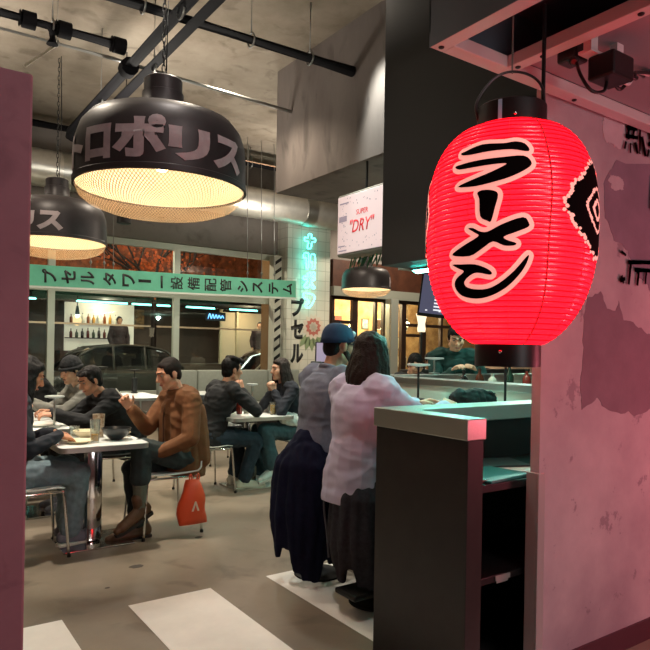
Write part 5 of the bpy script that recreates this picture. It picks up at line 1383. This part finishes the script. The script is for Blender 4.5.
# bare street tree, its orange light put into the leaf colour
t = empty('street_tree', (5.9, 16.4, 0), 'bare tree lit orange seen through the upper window panes', 'tree', world=True)
b = BM(); random.seed(4)
def branch(p, d, L, r, n):
    q = p + d * L; rc(b, p, q, r, r * .7, 6)
    if n:
        for k in range(3): branch(q, (d + V((random.uniform(-.8, .8), random.uniform(-.3, .3), random.uniform(-.2, .5)))).normalized(), L * .72, r * .62, n - 1)
rc(b, (5.9, 16.4, 0), (5.9, 16.4, 2.9), .09, .07, 8)
for k in range(4): branch(V((5.9, 16.4, 2.8)), V((random.uniform(-.9, .9), 0, .7)).normalized(), .8, .05, 3)
obj('branches', b, mat('bark', '#1c1410', .8), t)
b = BM()
for k in range(420):
    p = V((5.9 + random.gauss(0, .9), 16.4 + random.uniform(-.3, .3), 3.9 + random.gauss(0, .45))); q = random.uniform(.03, .07); d1 = V((random.uniform(-1, 1), random.uniform(-.5, .5), random.uniform(-1, 1))).normalized(); d2 = d1.cross(V((.2, 1, .1))).normalized()
    b.faces.new([b.verts.new(x) for x in (p - d1 * q, p + d2 * q * .6, p + d1 * q, p - d2 * q * .6)])
bmesh.ops.solidify(b, geom=b.faces[:], thickness=.003)
o = obj('foliage', b, mat('orange_lit_leaves', '#c8642e', .7), t, recalc=False)
# warm room behind the brown glazed doors
b = BM(); box(b, 7.6, 16, 13.4, 13.5, 0, 4); o = obj('wall_next_room', b, mat('next_room_wall', '#c9a878', .7, col2='#8f6a44', scale=3.2)); o['kind'] = 'structure'
b = BM(); box(b, 7.5, 7.6, 11.6, 13.5, 0, 4); box(b, 7.6, 16, 11.6, 13.4, 3.2, 3.3); o = obj('wall_next_side', b, mat('next_room_side', '#8f6c48', .7)); o['kind'] = 'structure'
random.seed(14)
nc = (('#d8c9a8', 'cream'), ('#a03a2a', 'red'), ('#3a4a3f', 'dark green'), ('#c9893a', 'orange'), ('#4a3328', 'brown'), ('#8fa09a', 'grey green'))
used = {}
for r_ in range(3):
    for k in range(9):
        c_, nm = nc[(k * 5 + r_ * 2) % 6]; x = 8.4 + k * .44 + random.uniform(-.05, .05); z = .95 + r_ * .52 + random.uniform(-.04, .04); w, h = random.uniform(.22, .34), random.uniform(.26, .40)
        t = empty('framed_poster', (x, 13.38, z), 'small %s poster crowded on the warm wall behind the brown doors' % nm, 'poster', 'posters behind the brown doors')
        b = BM(); box(b, -w / 2, w / 2, 0, .02, 0, h); obj('frame', b, M_FRAME if (k + r_) % 2 else M_CERW, t)
        b = BM(); box(b, -w / 2 + .02, w / 2 - .02, -.004, 0, .02, h - .02); obj('picture', b, mat('poster_' + c_, c_, .6, var=.5, scale=12), t)
for i, (x, y, z, w) in enumerate(((8.35, 12.1, 2.05, 'behind the first pane'), (9.3, 12.3, 1.98, 'in the middle pane'), (10.2, 12.2, 1.95, 'right of the pale post'), (11.2, 12.4, 2.1, 'near the screen'))):
    t = empty('bare_bulb', (x, y, z), 'bare glowing bulb hanging behind the brown doors, ' + w, 'bulb', world=True)
    b = BM(); ell(b, (x, y, z), (.055, .055, .07)); obj('bulb', b, emis('bulb_glow', (1, .76, .45), 14), t, True)
    b = BM(); rc(b, (x, y, z + .07), (x, y, 3.2), .006); obj('cord', b, M_BLACK, t)
# ------------------------------------------------------------------ the guests
C_BROWN = mat('brown_jacket', '#6d472a', .8, var=.12, scale=18, spec=.3); C_DARKTR = mat('dark_trousers', '#26302f', .85, var=.12, scale=30)
C_JEAN = mat('light_jeans', '#6f8288', .85, var=.15, scale=24); C_JEAND = mat('dark_jeans', '#1f2f3b', .85, var=.15, scale=24); C_JEANT = mat('teal_jeans', '#38525a', .85, var=.15, scale=24)
C_BLACK = mat('black_knit', '#131517', .9, var=.15, scale=40); C_GREY = mat('grey_jumper', '#747a8c', .9, var=.08, scale=50); C_LILAC = mat('lilac_shirt', '#c6c3dd', .8, var=.05, scale=20)
C_BOOT = mat('brown_boot', '#553a22', .55, var=.15, scale=14); C_SOLE = mat('boot_sole', '#231a14', .7); C_SNEAK = mat('cream_sneaker', '#cfc9b6', .6, var=.05); C_SNEAKW = mat('white_sneaker', '#d8e2dc', .55); C_WSOLE = mat('pale_sole', '#d5d2c6', .6)
C_GREYSH = mat('grey_sneaker', '#6d6f7a', .6); C_SOCK = mat('olive_sock', '#5a5e50', .9); C_WHITE = mat('white_shirt', '#c9c4b6', .8); C_DGREEN = mat('dark_green_shirt', '#123a36', .85, var=.12, scale=20)
C_CAP = mat('navy_cap', '#14304f', .85, var=.1, scale=40); C_GREYK = mat('grey_knit', '#77776f', .9, var=.1, scale=40); C_DNAVY = mat('dark_navy', '#171b24', .9, var=.1, scale=30)

# man in the brown jacket, legs crossed, at the nearest table
f = Fig('p', 'man in a brown jacket with brown boots, legs crossed, seated at the nearest table', (1.97, 4.74, 0), R_(92), hip=.545, lean=-.02, hunch=.26, twist=-.05, hyaw=.08, hpitch=.34, hfwd=.15,
        hands=((1.68, 4.55, .62), (1.56, 4.80, .93)), elbows=(-.2, -.9), feet=((1.55, 4.54, .245), (1.58, 4.62, .09)), knees=((-.8, -.12, .9), (-.6, .1, .9)), grip=(.5, .9), hdir=((-.6, .5, -.35), (-.55, .0, .8)), skin=SKIN, vox=.008)
f.body(); f.hair(mat('hair_darkbrown', '#1b120d', .7, var=.3, scale=40, bump=.3, bscale=150, spec=.2), 'buzz', fold=.003)
f.top(C_BROWN, .026, .93, hem=-.13, fold=.007, freq=(7, 7, 9), name='jacket', collar=.022, boxy=.028); f.trousers(C_DARKTR, .018, (.50, .90), .014)
f.toe[0] = V((-.30, .9, 0)); f.toe[1] = V((.1, 1, 0))
f.sock(C_SOCK, 0, .64, 1.0); f.shoe(C_BOOT, C_SOLE, 0, .05, .35, .30, 'boot'); f.shoe(C_BOOT, C_SOLE, 1, .07, .05, .30, 'boot')
b = BM()
tube(b, [f.N - f.u2 * .06 + f.fv * .125, f.C + f.fv * .172, f.W + f.fw1 * .178, f.P + f.u1 * .04 + f.fw1 * .182], .006, 6); obj('button_placket', b, mat('jacket_seam', '#4a2f1b', .8), f.root, True)
b = BM(); rc(b, f.N - f.u2 * .02 + f.fv * .055, f.N - f.u2 * .10 + f.fv * .115, .028, .02); o = fuse('undershirt', b, .008, C_WHITE, f.root, 2)
b = BM(); w = f.wr[1] + f.hd[1] * .10; rc(b, w, w + V((.02, .05, .07)), .006, .004, 6); obj('napkin_scrap', b, M_CERW, f.root)

# person in light jeans, mostly behind the left partition
f = Fig('p', 'person in dark jacket and light jeans leaning over the nearest table beside the left partition', (.72, 4.72, 0), E_, hip=.54, lean=-.06, hunch=.20, hpitch=.45, hfwd=.12,
        hands=((.99, 4.70, .80), (1.00, 4.56, .79)), elbows=(-.5, -.5), feet=((1.13, 4.86, .10), (1.11, 4.70, .10)), grip=(.8, .7), hdir=((.8, -.2, -.2), (.8, .25, -.2)), skin=SKIN_TAN, vox=.009)
f.body(); f.hair(HAIR_BLACK, 'long', .20); f.top(C_DNAVY, .020, .96, hem=-.10, fold=.012, name='jacket'); f.trousers(C_JEAN, .022, (.93, .93), .02, .014)
for i in (0, 1): f.shoe(C_GREYSH, C_WSOLE, i, .0, .03, .28)

# black hoodie man at the second table
f = Fig('p', 'person in a black hoodie with short dark hair bending over the second table', (1.86, 5.80, 0), R_(100), hip=.53, lean=.36, hunch=.32, hyaw=.10, hpitch=.42, hfwd=.3,
        hands=((1.20, 5.66, .82), (1.22, 5.95, .82)), elbows=(-.5, -.5), grip=(.8, .8), hdir=((-.8, .1, .1), (-.8, -.1, .1)), skin=SKIN, vox=.009, feet=((1.36, 5.7, .09), (1.36, 5.9, .09)))
f.body(); f.hair(HAIR_BLACK, 'short', fringe=.016); f.top(C_BLACK, .024, .95, hem=-.10, fold=.014, name='hoodie', hood=True); f.trousers(C_BLACK, .016)
for i in (0, 1): f.shoe(C_GREYSH, C_WSOLE, i)
# beanie
f = Fig('p', 'person in a dark beanie and grey top eating beyond the black hoodie', (1.78, 6.48, 0), R_(100), hip=.54, lean=.26, hunch=.26, hyaw=.25, hpitch=.25, hfwd=.2,
        hands=((1.18, 6.35, .84), (1.18, 6.6, .86)), elbows=(-.5, -.5), grip=(.8, .8), skin=SKIN_PALE, vox=.010, feet=((1.38, 6.4, .09), (1.38, 6.6, .09)))
f.body(); f.hair(HAIR_BLACK, 'short'); f.top(C_GREYK, .02, .95, hem=-.08, fold=.012); f.trousers(C_BLACK, .016)
for i in (0, 1): f.shoe(C_SNEAKW, C_WSOLE, i)
b = BM(); ell(b, f.H + (f.hu * .055 - f.hf * .015), (.092, .108, .10), f.hM); o = fuse('beanie', b, .008, mat('beanie_black', '#17191b', .9, bump=.4, bscale=120), f.root, 2, .003, (60, 60, 8))
b = BM(); tube(b, [f.H + f.hu * .035 - f.hf * .012 + f.hM @ V((.090 * math.cos(a), .106 * math.sin(a), 0)) for a in [2 * PI * k / 24 for k in range(24)]], .016, 8, closed=True); obj('cuff', b, mat('beanie_black', '#17191b'), o, True)
# dark long hair at the far table edge
f = Fig('p', 'person with long black hair looking down, farthest along the tables by the left partition', (1.50, 7.25, 0), R_(95), hip=.54, lean=.20, hunch=.25, hyaw=.2, hpitch=.35, hfwd=.2,
        hands=((1.12, 7.1, .82), (1.12, 7.3, .82)), skin=SKIN_PALE, vox=.010, feet=((1.1, 7.15, .09), (1.1, 7.35, .09)))
f.body(); f.hair(HAIR_BLACK, 'long', .22); f.top(C_BLACK, .02, .95, fold=.012); f.trousers(C_BLACK, .016)
for i in (0, 1): f.shoe(C_GREYSH, C_SOLE, i)
chair(1.55, 7.25, W_, 'chair under the person with long black hair by the left partition', '#3a3d3b')

# second table: black jumper man and woman in jeans
f = Fig('p', 'man in a black jumper and cream sneakers with chin on hand at the second table', (2.68, 5.80, 0), R_(-88), hip=.545, lean=.22, hunch=.18, hyaw=-.05, hpitch=.10, hfwd=.1, twist=-.1,
        hands=((3.02, 5.92, .80), (2.945, 5.66, .985)), elbows=(-.4, .5), feet=((3.02, 5.95, .09), (2.99, 5.68, .09)), grip=(.6, 1.2), hdir=((.9, -.2, 0), (-.25, .25, .9)), vox=.008)
f.body(); f.hair(HAIR_BLACK, 'top'); f.top(C_BLACK, .020, .95, hem=-.10, fold=.010); f.trousers(C_JEAND, .018, (.93, .93), .012)
for i in (0, 1): f.shoe(C_SNEAK, C_WSOLE, i, .01, .02, .29)
f = Fig('p', 'woman in dark top and blue jeans with hands joined at the second table', (3.60, 5.80, 0), R_(90), hip=.55, lean=.10, hunch=.16, hyaw=.0, hpitch=.06, female=True, scale=.96,
        hands=((3.36, 5.74, .96), (3.36, 5.80, .96)), elbows=(.2, .2), feet=((3.30, 5.66, .19), (3.32, 5.88, .09)), grip=(1.0, 1.0), hdir=((-.3, .15, .9), (-.3, -.15, .9)), skin=SKIN_PALE, vox=.008)
f.body(); f.hair(HAIR_BROWN, 'long', .20); f.top(C_DNAVY, .018, .93, hem=-.08, fold=.010); f.trousers(C_JEANT, .022, (.86, .86), .03)
for i in (0, 1): f.shoe(C_SNEAKW, C_WSOLE, i, 0, .25 if i == 0 else 0, .26)
b = BM(); rc(b, (3.40, 5.60, .69), (3.54, 5.60, .66), .055, .055); rc(b, (3.40, 5.66, .72), (3.54, 5.64, .69), .045, .05); o = fuse('folded_scarf', b, .010, C_SNEAKW, None, 2, .012, (18, 18, 18)); tag(o, 'pale folded cloth on the lap of the woman in blue jeans', 'cloth')

# couple on the bar stools
f = Fig('p', 'bearded man in a navy baseball cap and grey jumper on the far bar stool', (2.25, 3.30, 0), R_(-84), hip=.735, lean=.12, hunch=.12, hyaw=-.10, hpitch=.12, twist=.05, scale=1.05,
        hands=((2.72, 3.42, 1.08), (2.72, 3.12, 1.08)), elbows=(-.6, -.6), feet=((2.55, 3.40, .30), (2.55, 3.22, .30)), grip=(.6, .6), hdir=((.8, -.3, 0), (.8, .3, 0)), vox=.0075, skin=SKIN)
f.body(); f.hair(HAIR_BLACK, 'buzz', fold=.003)
c = f.cap(C_CAP)
b = BM(); ell(b, f.H + (f.hr * .0 + f.hu * .085 - f.hf * .0) + f.hM @ V((-.077, -.03, -.005)), (.012, .024, .019), f.hM); obj('round_badge', b, mat('badge_white', '#b9c4cc', .6), c, True)
b = BM(); ell(b, f.H + f.hM @ V((0, .094, .085)), (.034, .018, .022), f.hM); obj('cap_emblem', b, mat('badge_white', '#b9c4cc', .6), c, True)
b = BM()
for q in (-1, 1): rc(b, f.H + f.hM @ V((q * .064, .02, -.05)), f.H + f.hM @ V((q * .035, .072, -.085)), .021, .02)
rc(b, f.H + f.hM @ V((-.035, .074, -.088)), f.H + f.hM @ V((.035, .074, -.088)), .022, .022); rc(b, f.H + f.hM @ V((-.03, .088, -.05)), f.H + f.hM @ V((.03, .088, -.05)), .008, .008)
fuse('beard', b, .006, mat('beard_brown', '#3a2a20', .8, var=.3, scale=80), f.root, 2, .003, (60, 60, 60))
b = BM()
for q in (-1, 1):
    tube(b, [f.H + f.hM @ V((q * .033 + .022 * math.cos(a), .094 - .012 * abs(math.cos(a)) , .010 + .017 * math.sin(a))) for a in [2 * PI * k / 16 for k in range(16)]], .0025, 6, closed=True)
    tube(b, [f.H + f.hM @ V(p) for p in ((q * .056, .085, .014), (q * .076, .06, .014), (q * .081, .0, .008))], .0025, 6)
rc(b, f.H + f.hM @ V((-.011, .098, .012)), f.H + f.hM @ V((.011, .098, .012)), .0025, .0025, 6); obj('glasses', b, M_BLACK, f.root, True)
f.top(C_GREY, .020, .95, hem=-.06, fold=.006, freq=(6, 6, 12), collar=.014); f.trousers(C_JEAND, .018)
for i in (0, 1): f.shoe(C_SNEAK, C_WSOLE, i)
f = Fig('p', 'woman with long dark hair in a lilac shirt on the nearest bar stool', (2.19, 2.83, 0), R_(-80), hip=.715, lean=.06, hunch=.12, hyaw=-.08, hpitch=.12, female=True, scale=1.0,
        hands=((2.70, 2.90, 1.08), (2.70, 2.66, 1.08)), elbows=(-.5, -.5), feet=((2.55, 2.85, .28), (2.55, 2.70, .28)), grip=(.6, .6), skin=SKIN_PALE, vox=.0075)
f.body(); f.hair(HAIR_BROWN, 'long', .22); f.top(C_LILAC, .030, .95, hem=-.16, fold=.009, freq=(5, 5, 10), name='shirt', collar=.018); f.trousers(C_BLACK, .018)
for i in (0, 1): f.shoe(C_SNEAKW, C_WSOLE, i)

# cook behind the pass and guests beyond
f = Fig('p', 'cook with black hair in a dark green shirt looking down behind the bar', (4.68, 4.50, 0), R_(140), hip=.92, lean=.20, hunch=.22, hyaw=.02, hpitch=.45,
        hands=((4.62, 4.16, 1.23), (4.36, 4.20, 1.23)), grip=(.7, .7), feet=((4.78, 4.46, .09), (4.64, 4.60, .09)), knees=((-.5, -.7, 0), (-.5, -.7, 0)), skin=SKIN_PALE, vox=.008, scale=.98)
f.body(); f.hair(HAIR_BLACK, 'short', fringe=.025); f.top(C_DGREEN, .022, .95, hem=-.14, fold=.012, collar=.014); f.trousers(C_BLACK, .016)
for i in (0, 1): f.shoe(C_GREYSH, C_SOLE, i)
M_SEATB = mat('stool_seat', '#1d1b1b', .5)
for (x, y, rz, lb, hs, hl, ct, sk, hp) in (
        (6.85, 7.12, R_(150), 'guest in a white shirt with short black hair behind the cook', 'short', .0, C_WHITE, SKIN_TAN, .30),
        (5.05, 5.62, R_(170), 'guest with black hair bending low between the lilac shirt and the cook', 'short', .0, C_BLACK, SKIN_PALE, .55),
        (7.75, 6.95, R_(140), 'dark haired guest in black behind the right shoulder of the cook', 'short', .0, C_BLACK, SKIN, .3)):
    f = Fig('p', lb, (x, y, 0), rz, hip=.62, lean=.15, hunch=.2, hpitch=hp, skin=sk, vox=.011)
    f.body(detail=True); f.hair(HAIR_BLACK, hs); f.top(ct, .02, .95, fold=.010); f.trousers(C_BLACK, .016)
    for i in (0, 1): f.shoe(C_GREYSH, C_SOLE, i)
    b = BM(); box(b, x - .19, x + .19, y - .19, y + .19, 0, .50, bev=.03); o = obj('cube_stool', b, M_SEATB); tag(o, 'dark block seat under the ' + ' '.join(lb.split()[:9]), 'stool')
for (x, y, rz, lb, hip) in ((5.75, 18.9, R_(180), 'dark silhouetted person standing before the lit bottle shelves across the street', .93), (10.45, 18.9, R_(150), 'silhouetted person in the lit doorway across the street', .95)):
    f = Fig('p', lb, (x, y, .55), rz, hip=hip, skin=SKIN_TAN, vox=.013, feet=((x - .1, y, .64), (x + .1, y, .64)), knees=((0, -1, 0), (0, -1, 0)))
    f.body(detail=False); f.hair(HAIR_BLACK, 'short'); f.top(mat('maroon_coat', '#2a1512', .9), .03, .95, hem=-.15); f.trousers(C_BLACK, .016)
    for i in (0, 1): f.shoe(C_GREYSH, C_SOLE, i)

# ------------------------------------------------------------------ light
def lamp(kind, loc, energy, col, size=.1, rot=None, sy=None, spot=None):
    l = bpy.data.lights.new(kind.lower() + '_light', kind); l.energy = energy; l.color = col
    if kind == 'AREA':
        l.size = size
        if sy: l.shape = 'RECTANGLE'; l.size_y = sy
    else: l.shadow_soft_size = size
    if spot: l.spot_size = R_(spot); l.spot_blend = .6
    o = bpy.data.objects.new(l.name, l); o.location = loc
    if rot: o.rotation_euler = rot
    COL.objects.link(o); return o
W = bpy.data.worlds.new('world'); SC.world = W; W.use_nodes = True
W.node_tree.nodes['Background'].inputs['Color'].default_value = (.012, .013, .018, 1); W.node_tree.nodes['Background'].inputs['Strength'].default_value = 1.0
lamp('POINT', (LC.x, LC.y, 1.76), 3.5, (1, .78, .60), .05)                        # bulb inside the paper lantern
WARM = (1, .87, .70)
for x, y in ((.2, 5.2), (3.4, 6.9), (.2, 8.4), (3.6, 9.0), (5.4, 8.2), (2.2, 4.6)):   # ceiling spots of the dining room
    lamp('SPOT', (x, y, 4.7), 215, WARM, .08, (0, 0, 0), spot=130)
for x, y in ((1.0, 4.0), (2.6, 7.4), (5.6, 9.3), (.2, 8.0)):                      # added upward fill that brightens the concrete ceiling
    lamp('AREA', (x, y, 3.3), 52, (1, .93, .83), .5, (PI, 0, 0))
for x, y in ((4.6, 3.6), (6.6, 4.6)):                                            # lights under the bar soffit
    lamp('POINT', (x, y, 2.25), 40, (.66, 1, .86), .05)
lamp('AREA', (1.75, -1.7, 1.95), 24, (1, .90, .90), .8, (R_(84), 0, 0))                 # added soft white light behind the camera, mirrored in the lantern paper
for x, y in ((1.15, 4.75), (1.05, 6.1), (3.12, 5.8), (2.9, 8.8)):                # narrow spots over the tables
    lamp('SPOT', (x, y, 4.5), 650, (1, .90, .76), .05, (0, 0, 0), spot=30)
lamp('POINT', (3.0, 2.9, 1.88), 16, (.35, 1, .84), .03)                         # glow of the strip under the bulkhead
lamp('SPOT', (1.4, 3.0, 4.8), 130, (1, .92, .84), .08, (0, 0, 0), spot=70)  # added fill over the floor stripes, no fixture modelled
lamp('SPOT', (9.0, 9.2, 4.7), 480, (1, .86, .68), .08, (R_(28), 0, 0), spot=110)  # added to brighten the wood header and the brown doors
lamp('POINT', (6.8, 6.3, 3.2), 110, (1, .88, .72), .06)  # added to light the guests behind the bar
lamp('SPOT', (3.9, 5.4, 4.8), 340, (.94, 1, .94), .06, (R_(-22), R_(-8), 0), spot=70)
lamp('AREA', (1.6, -.9, 4.9), 60, (1, .88, .84), 1.4, (R_(14), 0, 0))            # added overhead fill behind the camera
lamp('POINT', (4.0, .35, 1.15), 82, (1, .19, .25), .25)                         # unseen red light right of the camera, inferred from the pink wall
for x in (8.8, 10.6): lamp('POINT', (x, 12.4, 2.7), 320, (1, .74, .44), .0)
lamp('AREA', (8, 18.2, 2.6), 90, (.9, .95, .8), 6, (0, 0, 0), sy=.3)
lamp('POINT', (5.6, 19.7, 2.6), 40, (1, .85, .62), .0); lamp('POINT', (10.1, 19.0, 2.5), 40, (1, .76, .5), .0)
lamp('POINT', (5.9, 15.2, 4.6), 120, (1, .55, .25), .0); lamp('POINT', (7.5, 13.0, 3.9), 900, (1, .82, .64), .0); lamp('POINT', (2.5, 12.8, 3.9), 450, (1, .82, .64), .0)
SC.cycles.use_denoising = True
SC.cycles.max_bounces = 8; SC.cycles.transparent_max_bounces = 16; SC.cycles.sample_clamp_indirect = 6.0
